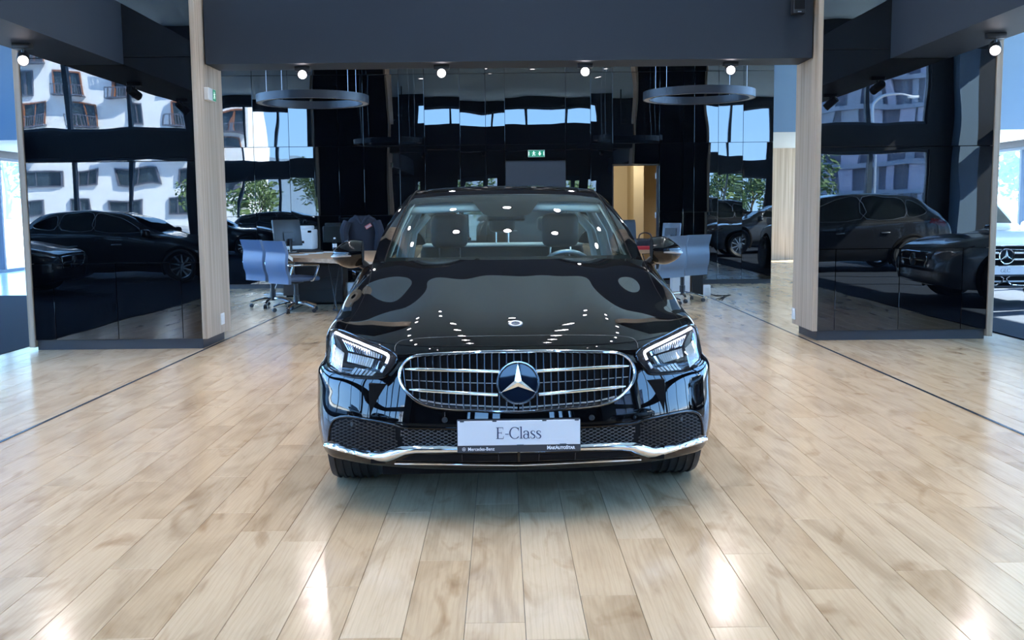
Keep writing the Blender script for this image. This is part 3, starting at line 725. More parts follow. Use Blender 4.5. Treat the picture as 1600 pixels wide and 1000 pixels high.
pr = [PN(*p) for p in smooth_path([(617,549),(618.5,540),(627,533),(650,529.4),(700,527),(760,525.5),(CXP,525)], 5)]; pr[-1][0].x = 0
b = MB().tube([a+n*.0016 for a, n in pr], .0017, 6); both(b, 'nose_seam', 'dchrome', car)
# grille -----------------------------------------------------------------
gtop = [(626.2,590),(627.5,579),(636,565.5),(650,557.4),(674,554.6),(699.4,553.4),(730,552),(761,551),(785,550.6),(CXP,550.4)]
gbot = [(626.2,590),(629.5,600.5),(638,613),(652,625.5),(668,633),(692.5,637.6),(727,640),(761,642),(785,643.2),(CXP,644)]
def snap(ps):
    ps = [Vector(p) for p in ps]; ps[-1].x = 0; return ps
def closed_half(off):
    t, tn = halfpath(gtop, off); b, bn = halfpath(gbot, off); t = snap(t); b = snap(b)
    L_ = t[::-1]+b[1:]; Ln = tn[::-1]+bn[1:]                      # centre top -> left -> centre bottom
    Rr = [Vector((-p.x,p.y,p.z)) for p in L_[::-1]][1:-1]; Rn = [Vector((-p.x,p.y,p.z)) for p in Ln[::-1]][1:-1]
    return L_+Rr, Ln+Rn
fp, fn = closed_half(.010)
grille = MB().tube(fp, .0095, 10, True, nrm=fn, flat=1.5).build('grille', 'chrome', car)
gin = [tuple(p) for p in smooth_path(gtop, 3)]; gib = [tuple(p) for p in smooth_path(gbot, 3)]
gpoly = gin + gib[::-1][:-1]
bk = overlay(lambda x, y, o: P(x, y, o), gpoly, 8, .003)
bk.v = [(min(v[0], 0.0) if v[0] > -.004 else v[0], v[1], v[2]) for v in bk.v]
bk.mirror().build('grille_backing', 'void', grille, 0)
def yin(pathpts, x):
    a = np.array(sorted(map(tuple, pathpts))); return float(np.interp(x, a[:,0], a[:,1]))
def ontop(x): return yin(smooth_path(gtop, 6), x)
def onbot(x): return yin(smooth_path(gbot, 6), x)
sl = 0
xs_ = [CXP - 5.65 - 11.3*k for k in range(16)]
for x in xs_:
    y0, y1 = ontop(x)+2.2, onbot(x)-2.2
    if y1-y0 < 8: continue
    pr = [PN(x+(CXP-x)*.02*(t-.5), y0+(y1-y0)*t) for t in np.linspace(0, 1, 7)]
    b = MB().tube([a+n*.0095 for a, n in pr], .0029, 6, nrm=[n for a, n in pr], flat=2.2)
    b.build('slat', 'dchrome', grille); b.flipped().build('slat', 'dchrome', grille)
def barpath(pts, r):
    sp = smooth_path(pts, 6); pr = [PN(*p) for p in sp]; k = len(sp)
    rs = [r*min(1, .35+3.2*i/k) for i in range(k)]
    return MB().tube([a+n*.020 for a, n in pr], rs, 10, nrm=[n for a, n in pr], flat=.9)
for pts in ([(636,577.6),(660,577.9),(700,579),(740,580.2),(781,581.4)], [(642,609.2),(665,610.8),(700,613),(740,615.4),(778,617.6)]):
    b = barpath(pts, .0085); both(b, 'louvre_bar', 'chrome', grille)
b = MB().tube([PN(*p)[0]+PN(*p)[1]*.006 for p in ((634,594),(690,597),(740,598.5),(CXP,600))], .0022, 6); both(b, 'rear_bar', 'satin', grille)
lb = MB().tube([PN(*p)[0]+PN(*p)[1]*.005 for p in smooth_path([(655,624),(690,631),(740,634),(CXP,637.5)], 4)], .0045, 6); both(lb, 'lower_rail', 'satin', grille)
# round star emblem
sc, sn = PN(CXP, 598.5); sc.x = 0; sn = Vector((0, sn.y, sn.z)).normalized()
q = sn.to_track_quat('Z', 'Y').to_matrix().to_4x4(); EM = T(*(sc+sn*.020)) @ q
def star_mb(R, h, mtx, wid=.105):
    b = MB(); c = (0, 0, h*1.2)
    for k in range(3):
        a = PI/2 + k*2*PI/3
        tip = (R*math.cos(a), R*math.sin(a), h*.35)
        l = (R*wid*1.9*math.cos(a+PI/3), R*wid*1.9*math.sin(a+PI/3), 0); r = (R*wid*1.9*math.cos(a-PI/3), R*wid*1.9*math.sin(a-PI/3), 0)
        vs = [mtx @ Vector(p) for p in (c, tip, l, r)]; b.add(vs, [(0,1,2),(0,3,1)])
    return b
emb = MB().lathe([(.083,-.006),(.083,.004),(.087,.011),(.092,.011),(.096,.004),(.096,-.012),(.083,-.012)], 48, EM).build('emblem', 'chrome', car)
MB().lathe([(0,.0),(.045,.0005),(.084,-.001)], 40, EM).build('emblem_glass', 'starglass', emb)
star_mb(.086, .010, EM).build('star', 'chrome', emb, 0)
# bonnet badge
bc, bn_ = PN(805.5, 506.5); BM = T(*(bc+bn_*.004)) @ bn_.to_track_quat('Z', 'Y').to_matrix().to_4x4()
bd = MB().lathe([(0,.0),(.0305,.0),(.0325,.0015),(.0325,-.004),(0,-.004)], 32, BM).build('bonnet_badge', 'satin', car)
MB().lathe([(0.021,.0012),(.0285,.0012),(.0285,.0006),(.021,.0006)], 32, BM, closed=True).build('badge_ring', 'white', bd)
MB().lathe([(0,.0008),(.019,.0008)], 28, BM).build('badge_disc', 'ink', bd)
star_mb(.0195, .0022, BM @ T(0,0,.0012), .12).build('star', 'chrome', bd, 0)
# headlamps ---------------------------------------------------------------
HL = [(515.8,519),(520.6,516),(532,516.3),(547.6,521.8),(574,533),(595.6,541),(611,548.4),(621.2,556.5),(620.6,564.6),(614.8,574),(605.2,584.8),(600.4,590),(586,591.2),(562,590.4),(542.8,588),(526,582.6),(514.5,575),(511.8,562),(512.8,544),(513.4,529)]
HLs = poly_smooth(HL, 3)
def shrink(poly, d):
    P_ = np.array(poly); n = len(P_); o = []
    area = .5*sum(P_[i][0]*P_[(i+1)%n][1]-P_[(i+1)%n][0]*P_[i][1] for i in range(n)); sg = 1 if area > 0 else -1
    for i in range(n):
        t = P_[(i+1)%n]-P_[i-1]; t = t/np.linalg.norm(t); o.append(tuple(P_[i]+sg*d*np.array([-t[1], t[0]])))
    return o
hbm = overlay(P, HLs, 5, .002); hl = both(hbm, 'headlamp', 'void', car)
def hl_both(b, name, m, smooth=40):
    b.build(name, m, hl[0], smooth); b.flipped().build(name, m, hl[1], smooth)
rim = [PN(*p) for p in HLs]
hl_both(MB().tube([a+n*.004 for a, n in rim], .005, 8, True, nrm=[n for a, n in rim]), 'lamp_bezel', 'gloss')
HLi = shrink(HLs, 2.2)
# daytime running strip
dr = smooth_path([(527,521.8),(534,525.2),(547.6,531.2),(562,537),(576.4,543),(592,549),(604,554),(608.6,557.2),(608.6,561),(605.5,568.5)], 4)
pr = [PN(*p) for p in dr]; k = len(dr)
hl_both(MB().tube([a+n*.012 for a, n in pr], [.0062 if i > 3 else .0075 for i in range(k)], 8, nrm=[n for a, n in pr], flat=.6), 'daytime_strip', 'drl')
pr = [PN(*p) for p in smooth_path([(602.6,573.5),(600,577.5),(597.5,582)], 3)]
hl_both(MB().tube([a+n*.011 for a, n in pr], .007, 8, nrm=[n for a, n in pr], flat=.5), 'indicator_piece', 'white')
pr = [PN(*p) for p in smooth_path([(524,523),(521.5,532),(521,543),(523,555)], 4)]
hl_both(MB().tube([a+n*.011 for a, n in pr], [.010*(1-.7*i/len(pr)) for i in range(len(pr))], 8, nrm=[n for a, n in pr], flat=.5), 'side_light', 'satin')
# fluted projector blocks: two stacked rows of narrow reflecting fins
def flutes(poly, n, hgt, tilt):
    b = MB(); (ax, ay), (bx_, by), (cx_, cyy), (dx, dy) = poly
    for i in range(n):
        t0, t1 = i/n, (i+.80)/n
        for u0, u1, v0, v1 in ((t0, t1, 0, 1),):
            def at2(u, v): return (ax+(bx_-ax)*u+(dx-ax)*v+(cx_-bx_-dx+ax)*u*v, ay+(by-ay)*u+(dy-ay)*v+(cyy-by-dy+ay)*u*v)
            pr = [PN(*at2(u, v)) for u, v in ((u0, v0), (u1, v0), (u1, v1), (u0, v1))]
            h = [.006, .006, .006+tilt, .006+tilt]
            pk = [a+n_*hh for (a, n_), hh in zip(pr, h)]; mid0 = (pk[0]+pk[1])/2+pr[0][1]*hgt; mid1 = (pk[3]+pk[2])/2+pr[2][1]*hgt
            b.add([pk[0], mid0, pk[1], pk[2], mid1, pk[3]], [(0,5,4,1),(1,4,3,2)])
    return b
hl_both(flutes([(536,532),(600,557),(597,562),(545,549)], 16, .006, -.002), 'upper_fins', 'reflector', 0)
hl_both(flutes([(546,553),(598,565),(592,578),(545,567)], 14, .007, .004), 'lower_fins', 'reflector', 0)
hl_both(flutes([(524,540),(540,553),(536,583),(520,572)], 8, .006, .003), 'side_fins', 'reflector', 0)
hl_both(flutes([(556,575),(590,582),(585,588),(550,586)], 6, .003, .006), 'lower_reflector', 'reflector', 0)
glass = overlay(P, HLi, 4, lambda d: .010+.010*(1-math.exp(-d/6)), skirt=False)
hl_both(glass, 'lamp_cover', 'lens', 80)
# lower intakes -----------------------------------------------------------
IN = [(515.6,686),(516.4,676.8),(519.6,663),(527,655.4),(540,652.4),(554,653.6),(586,659),(614.8,664.8),(630.8,668.8),(670,670.2),(712,670.8),(CXP+.2,671.2),(CXP+.2,697),(714,696.5),(650,696.5),(630,697),(608.4,703),(595.6,705),(570,703),(546,699),(528,693)]
ib = overlay(P, IN, 9, .003); ib.v = [(min(v[0], 0) if v[0] > -.004 else v[0], v[1], v[2]) for v in ib.v]
intake = ib.mirror().build('lower_intake', 'void', car, 0)
def lattice(clip, sx, sy, slope, r, off):
    b = MB(); xs0, xs1 = min(p[0] for p in clip), max(p[0] for p in clip); ys0, ys1 = min(p[1] for p in clip), max(p[1] for p in clip)
    for sg in (1, -1):
        c = ys0 - abs(slope)*(xs1-xs0)
        while c < ys1 + abs(slope)*(xs1-xs0):
            run = []
            x = xs0
            while x <= xs1+.01:
                y = c + (slope*sg)*(x-xs0 if sg > 0 else x-xs0) 
                if inside((x, y), clip): run.append((x, y))
                else:
                    if len(run) > 1: b.tube([P(*q_, off) for q_ in run], r, 4, caps=False)
                    run = []
                x += sx
            if len(run) > 1: b.tube([P(*q_, off) for q_ in run], r, 4, caps=False)
            c += sy
    return b
INl = [p for p in IN if p[0] <= 618] + [(622,667),(626,697)]
left_clip = [(516.6,686),(517.4,676.8),(520.6,663.6),(528,656.4),(540,653.4),(554,654.6),(586,660),(618,666),(623,697.5),(608.4,702),(595.6,704),(570,702),(546,698),(528,692)]
lw = lattice(left_clip, 3.0, 5.2, .42, .0026, .005); lw.mirror(); lw.build('side_mesh', 'plastic', intake)['kind'] = 'stuff'
mid_clip = [(624,668),(632,669.6),(670,671),(712,671.6),(CXP,672),(CXP,696),(714,696),(650,696),(630,696.5)]
lw = lattice(mid_clip, 2.8, 5.4, .48, .0016, .006); lw.mirror(); lw.build('centre_mesh', 'dchrome', intake)['kind'] = 'stuff'
rimI = [PN(*p) for p in smooth_path([(514.2,688),(515,676.8),(518.4,661.5),(526.5,653.6),(540,650.6),(554,651.8),(586,657.2),(614.8,663),(632,667.4),(670,668.8),(712,669.4),(CXP,669.8)], 4)]
b = MB().tube([a+n*.004 for a, n in rimI], .007, 8, nrm=[n for a, n in rimI], flat=.8); both(b, 'intake_rim', 'paint', intake)
# parking sensors
for (px, py, on) in ((695, 656, 'paint'), (551.5, 662.5, 'plastic')):
    a, n = PN(px, py); mt = T(*(a+n*.006)) @ n.to_track_quat('Z', 'Y').to_matrix().to_4x4()
    b = MB().lathe([(0,.002),(.0085,.002),(.0105,.0),(.0125,.001),(.0125,-.006),(0,-.006)], 20, mt); both(b, 'parking_sensor', 'plastic', car)
# chrome splitter, slot and lower line
CHp = [(508.4,690.6),(528,694.4),(554,701.6),(579.6,705.6),(598.8,704.8),(611.6,701.6),(627.6,696.8),(650,695.6),(690,695.8),(CXP+.2,697.5),(CXP+.2,706.5),(714,707),(650,708),(634,710.4),(619,716.4),(606,720.6),(592,719.6),(575,715.4),(554,709.4),(530,704),(514,699.6),(506.8,696.4)]
cb = overlay(P, [p for p in CHp], 3.2, lambda d: .006+.020*(1-math.exp(-d/3.2)))
cb.v = [(min(v[0], 0) if v[0] > -.004 else v[0], v[1], v[2]) for v in cb.v]
cb.mirror().build('chrome_splitter', 'chrome', car, 60)
SL = [(CXP+.2,708),(714,708.6),(652,709.6),(638,712.5),(628,718.2),(660,719.6),(714,720.2),(CXP+.2,720.8)]
sb = overlay(P, SL, 6, .003); sb.v = [(min(v[0], 0) if v[0] > -.004 else v[0], v[1], v[2]) for v in sb.v]
slot = sb.mirror().build('lower_slot', 'void', car, 0)
for x in (722, 779):
    b = MB().tube([P(x, 709.5, .006), P(x+.5, 719.5, .006)], .002, 6); both(b, 'slot_rib', 'plastic', slot)
pr = [PN(*p) for p in smooth_path([(618,722.8),(650,723.2),(714,724),(770,724.6),(CXP,725)], 5)]
pr[-1][0].x = 0; b = MB().tube([a+n*.008 for a, n in pr], .0038, 8, nrm=[n for a, n in pr]); both(b, 'lower_chrome_line', 'chrome', car)
# number plate ------------------------------------------------------------
pc, pn = PN(809.5, 676); pl = empty('number_plate', (0, min(pc.y, 0)-.030, pc.z), 0, car); pl.rotation_euler = (math.radians(-2), 0, 0)
PWd = .265
MB().rbox(-PWd-.002, PWd+.002, 0, .028, -.078, .064, .004, 2).build('plate_holder', 'frameblk', pl)
MB().rbox(-PWd+.001, PWd-.001, -.004, .002, -.046, .061, .0015, 1).build('plate_card', 'plate', pl)
clips = MB()
for x, z in ((-.245, .060), (-.105, .060), (.11, .060), (.25, .060)): clips.box(x-.009, x+.009, -.006, 0, z-.003, z+.003)
for x, z in ((0.005, -.047), (.19, -.046)): clips.box(x-.015, x+.015, -.006, 0, z-.003, z+.003)
clips.build('clip', 'frameblk', pl)
# lettering: serif strokes drawn as ribbons (x, z, half width)
def ribbon(b, pts, ox, oz, sc):
    pts = [(x*sc+ox, z*sc+oz, w*sc) for x, z, w in pts]; n = len(pts); vs = []
    for i, (x, z, w) in enumerate(pts):
        a = pts[max(i-1, 0)]; c = pts[min(i+1, n-1)]; tx, tz = c[0]-a[0], c[1]-a[1]; l = math.hypot(tx, tz) or 1; nx, nz = -tz/l, tx/l
        vs += [(x+nx*w, -.0052, z+nz*w), (x-nx*w, -.0052, z-nz*w), (x+nx*w, -.004, z+nz*w), (x-nx*w, -.004, z-nz*w)]
    fs = []
    for i in range(n-1):
        o, p = i*4, i*4+4; fs += [(o,p,p+1,o+1), (o+2,o,p,p+2)[::-1], (o+1,p+1,p+3,o+3)[::-1]]
    b.add(vs, [f[::-1] for f in fs])
def arc(cx, cz, rx, rz, a0, a1, w0, w1, n=18):
    o = []
    for i in range(n+1):
        a = math.radians(a0+(a1-a0)*i/n); wv = w0+(w1-w0)*abs(math.cos(a))**1.5; o.append((cx+rx*math.cos(a), cz+rz*math.sin(a), wv))
    return o
TH, TN = .055, .022
def glyph(ch):
    if ch == 'E': return [[(.14,0,TH),(.14,1,TH)], [(0,.98,TN),(.60,.98,TN)], [(0,.02,TN),(.62,.02,TN)], [(.14,.52,TN),(.46,.52,TN)], [(.58,1,.02),(.60,.80,.012)], [(.60,0,.02),(.64,.24,.012)], [(.46,.62,.014),(.46,.42,.014)]], .72
    if ch == '-': return [[(.05,.40,.03),(.36,.40,.03)]], .42
    if ch == 'C': return [arc(.46,.5,.42,.5,42,318,TN,TH,30), [(.78,.99,.014),(.79,.70,.02)], [(.79,.16,.014),(.77,.22,.02)]], .88
    if ch == 'l': return [[(.13,0,TH*.9),(.13,1.05,TH*.9)], [(0,.02,TN),(.26,.02,TN)], [(.0,1.0,TN),(.13,1.04,TN)]], .30
    if ch == 'a': return [arc(.25,.46,.20,.22,160,0,TN,TH,14)+[(.45,.14,TH),(.49,.02,TH*.7),(.58,.04,TN)], arc(.25,.19,.20,.20,30,300,TN,TH,18)+[(.42,.12,TN)], [(.06,.50,TH*.8),(.10,.54,TH*.8)]], .60
    if ch == 's': return [[(.40,.50,TN),(.38,.62,TN*1.1),(.24,.67,TN),(.11,.60,TH*.8),(.09,.50,TH*.9),(.18,.40,TH),(.32,.31,TH),(.41,.20,TH*.9),(.37,.07,TH*.8),(.22,.00,TN),(.08,.04,TN*1.1),(.05,.19,TN)]], .50
ltr = MB(); x = 0; SCL = .050
seq = [(c, ) for c in 'E-Class']; wsum = sum(glyph(c)[1] for c in 'E-Class'); x = -wsum*SCL/2
for c in 'E-Class':
    st, wd_ = glyph(c)
    for s_ in st:
        if len(s_) == 2: s_ = [tuple(np.array(s_[0])+(np.array(s_[1])-np.array(s_[0]))*t) for t in (0, .5, 1)]
        elif c == 's': s_ = [tuple(p) for p in smooth_path(s_, 4)]
        ribbon(ltr, s_, x, -.018, SCL)
    x += wd_*SCL
ltr.build('lettering', 'ink', pl, 0)
tb, xa, xb = text_mesh('Mercedes-Benz', .0205, .012)
tb.v = [((p[0]-xa)*.90-.220, -.0012-p[2], p[1]-.0685) for p in tb.v]; tb.build('maker_lettering', 'whiteink', pl, 0)
tb, xa, xb = text_mesh('MakAutoStar', .0205, .045, True)
tb.v = [((p[0]-xa)*(.122/(xb-xa))+.121, -.0012-p[2], p[1]-.0665) for p in tb.v]; tb.build('dealer_lettering', 'whiteink', pl, 0)
lg = T(-.238, -.0008, -.0615) @ RX(PI/2)
MB().lathe([(.0062,.0),(.0076,.0),(.0076,.0008),(.0062,.0008)], 20, lg, closed=True).build('small_star_ring', 'whiteink', pl)
star_mb(.0066, .0004, lg @ T(0,0,.0005), .13).build('small_star', 'whiteink', pl, 0)

# ---- wheels
def tyre_prof(R, w, rr_):
    h = w/2; pr = [(rr_, -h*.78), (R*.86, -h*1.0), (R*.955, -h*.96), (R*.985, -h*.80)]
    for g in (-.62, -.32, .0, .32, .62):
        pr += [(R-.002, h*(g-.09)), (R-.011, h*(g-.075)), (R-.011, h*(g+.075)), (R-.002, h*(g+.09))]
    return pr + [(R*.985, h*.80), (R*.955, h*.96), (R*.86, h*1.0), (rr_, h*.78)]
def wheel(parent, name, x, y, R, w, side, rim='alloy', spokes=10, z=None, steer=0, axis='X'):
    e = empty(name, (x, y, R if z is None else z), steer, parent)
    MB().lathe(tyre_prof(R, w, R*.70), 48, axis='X').build('tyre', 'rubber', e, 30)
    h = w/2; s = side
    b = MB().lathe([(R*.70, -h*.72), (R*.71, h*.74), (R*.665, h*.70), (R*.64, h*.2), (R*.66, -h*.7)], 40, axis='X', closed=True)
    if s < 0: b.v = [(-a, c, d) for a, c, d in b.v]
    for k in range(spokes):
        a = 2*PI*k/spokes
        b.box(s*h*.42-.012, s*h*.62+.012, -.016, .016, .03, R*.68, RX(a))
    b.lathe([(0, s*h*.66), (.065, s*h*.66), (.07, s*h*.5), (.075, s*h*.2)], 20, axis='X')
    b.build('rim', rim, e, 30)
    MB().lathe([(0, s*h*.05), (R*.60, s*h*.05), (R*.60, -s*h*.2), (0, -s*h*.2)], 28, axis='X').build('brake_disc', 'dchrome', e, 30)
    return e
for sx in (-1, 1):
    wheel(car, 'front_wheel', sx*.80, .85, .345, .245, sx); wheel(car, 'rear_wheel', sx*.79, 3.79, .345, .25, sx)
arch = MB()
for sx in (-1, 1):
    arch.tube([(sx*.905, .85+.385*math.cos(a), .345+.385*math.sin(a)) for a in np.linspace(-.2, PI+.2, 30)], .016, 8)
    arch.box(sx*.66-.02, sx*.66+.02, .47, 1.23, .2, .75)
    arch.tube([(sx*.908, 3.79+.388*math.cos(a), .345+.388*math.sin(a)) for a in np.linspace(-.35, PI+.35, 34)], .024, 8)
    arch.box(sx*.66-.02, sx*.66+.02, 3.40, 4.18, .2, .75)
arch.build('wheel_arch', 'void', car)
# ---- door mirrors
for sx in (-1, 1):
    m_ = empty('door_mirror', (sx*.965, 1.90, 1.10), 0, car); m_.scale = (1.12, 1.12, 1.12)
    rings = []
    for t in np.linspace(0, 1, 13):     # from the inner edge outward
        xx = -.075+.17*t; e = max(0.02, 1-(max(0, t-.25)/.75)**2.3)**.5
        hz = .078*e*(.86+.14*math.sin(PI*min(1, t*1.2))); dy = .068*e; zc = .012-.015*t; rings.append([(sx*xx, dy*math.cos(a)*(1.25 if math.cos(a) < 0 else .8)+.02*t, zc+hz*math.sin(a)) for a in np.linspace(0, 2*PI, 21)])
    MB().grid(np.array(rings), sx > 0).build('mirror_housing', 'paint', m_, 60)
    MB().add([(sx*-.075, .055*math.cos(a), .012+.067*math.sin(a)) for a in np.linspace(0, 2*PI, 21)[:-1]], [tuple(range(20))]).build('mirror_inner_face', 'plastic', m_, 0)
    b = MB()
    for k in range(7): b.lathe([(0,-.003),(.0035,-.002),(.0035,.002),(0,.003)], 8, T(sx*(-.068+.0), -.062+.004*k, -.02+.014*k))
    b.build('indicator_dots', 'satin', m_)
    MB().tube([(sx*-.02,-.073,.0),(sx*.03,-.066,-.002),(sx*.07,-.045,-.005),(sx*.092,-.01,-.006)], .006, 8).build('repeater_strip', 'satin', m_)
    MB().tube([(sx*-.06,.02,-.045),(sx*-.10,.03,-.075),(sx*-.13,.05,-.085)], [.026,.022,.03], 8).build('mirror_foot', 'plastic', m_)
# ---- cabin
def cabin(b, n, m, s=40, label=None): return b.build(n, m, car, s)
cabin(MB().grid(np.array([[(x, y+.30*abs(x/.75)**2.2, z-.03*abs(x)**2) for x in np.linspace(-.70, .70, 19)] for y, z in ((1.47,1.028),(1.6,1.035),(1.8,1.03),(1.95,1.0),(2.02,.93),(2.05,.7))])), 'dashboard', 'dash')
sw_e = empty('steering_wheel', (.38, 2.16, .93), 0, car); sw_e.rotation_euler = (math.radians(-66), 0, 0)
MB().tube([(.185*math.cos(a), .185*math.sin(a), 0) for a in np.linspace(0, 2*PI, 33)[:-1]], .016, 10, True).build('rim', 'satin', sw_e)
MB().lathe([(0,.02),(.06,.018),(.07,-.01),(0,-.02)], 20).build('hub', 'plastic', sw_e)
sp = MB()
for a in (0, PI, -PI/2): sp.tube([(.05*math.cos(a), .05*math.sin(a), 0), (.18*math.cos(a), .18*math.sin(a), 0)], .014, 8)
sp.build('spoke', 'plastic', sw_e)
MB().rbox(.14, .60, 2.02, 2.06, .98, 1.055, .02, 2).build('binnacle', 'dash', car)
for sx in (-1, 1):
    st_ = empty('front_seat', (sx*.385, 2.60, .30), 0, car)
    MB().rbox(-.25, .25, -.28, .25, 0, .24, .07, 4).build('seat', 'seat', st_)
    MB().rbox(-.255, .255, -.08, .07, .16, .76, .065, 4, RX(math.radians(-14)) ).build('backrest', 'seat', st_)
    bol = MB()
    for s2 in (-1, 1): bol.rbox(s2*.235-.045, s2*.235+.045, -.14, .05, .20, .66, .04, 3, RX(math.radians(-14)))
    bol.build('side_bolster', 'seat', st_)
    MB().rbox(-.128, .128, -.055, .055, -.11, .125, .052, 4, T(0, .17, .915)).build('headrest', 'seat', st_)
    po = MB()
    for x in (-.07, .07): po.tube([(x,.17,.72),(x,.17,.84)], .007, 8)
    po.build('headrest_post', 'chrome', st_)
rb = empty('rear_seat', (0, 3.40, .30), 0, car)
MB().rbox(-.66, .66, -.25, .30, 0, .22, .06, 3).build('seat', 'seat', rb)
MB().rbox(-.66, .66, -.06, .08, .1, .83, .06, 3, T(0,.28,0) @ RX(math.radians(-18))).build('backrest', 'seat', rb)
for x, w in ((-.40, .12), (0, .105), (.40, .12)):
    MB().rbox(x-w, x+w, .46, .54, .89, 1.01, .035, 3).build('headrest', 'seat', rb)
    po = MB()
    for d in (-.05, .05): po.tube([(x+d,.50,.78),(x+d,.50,.91)], .006, 8)
    po.build('headrest_post', 'chrome', rb)
cabin(MB().rbox(-.64, .64, 3.78, 4.25, 1.075, 1.095, .01, 2), 'parcel_shelf', 'liner')
# pale lining: roof, visors, inner pillars
R_ = GS[int(3.1*gu):int(5.9*gu), (gm-4)*gv:(gm+4)*gv+1].copy(); R_[..., 2] -= .035; cabin(MB().grid(R_), 'headliner', 'liner')
pil = MB()
PP = np.array([[list(gn(r, gm+3.50-.16*r, -.012)), list(gn(r, gm+4.0, -.03)), list(Vector(GS[int(r*gu), -3])+Vector((-.03,.03,-.02)))] for r in np.linspace(.15, 2.9, 16)]); pil.grid(PP); pil.mirror(); cabin(pil, 'inner_pillar', 'liner')
bp = MB()
for y, zt in ((2.95, 1.46), (3.7, 1.38)):
    bp.tube([(.755, y+.03, .95), (.70, y+.04, 1.2), (.585, y+.06, zt-.05)], [.045,.035,.03], 8)
bp.mirror(); cabin(bp, 'centre_pillar', 'liner')
for x0, x1 in ((-.60, -.10), (.10, .60)):
    rows_ = []
    for r in (2.78, 2.48): rows_.append([list(gn(r, gm + 4*(x0+(x1-x0)*t)/.66, -.035 - (.0 if r > 2.6 else .02))) for t in np.linspace(0, 1, 9)])
    b = MB().grid(np.array(rows_)); o = cabin(b, 'sun_visor', 'liner'); md = o.modifiers.new('s', 'SOLIDIFY'); md.thickness = .018
MB().rbox(-.12, .12, -.015, .015, -.032, .032, .014, 3, T(0, 2.17, 1.325)).build('rear_view_mirror', 'gloss', car)
MB().rbox(-.11, .11, -.05, .09, -.02, .02, .015, 2, T(0, 2.20, 1.372) @ RX(math.radians(20))).build('camera_housing', 'plastic', car)
db = MB().rbox(-.83, -.74, 1.9, 3.9, .55, .99, .03, 2); db.mirror(); cabin(db, 'door_lining', 'dash')
MB().box(-.74, .74, 1.7, 4.2, .22, .30).build('cabin_floor', 'void', car, 0)

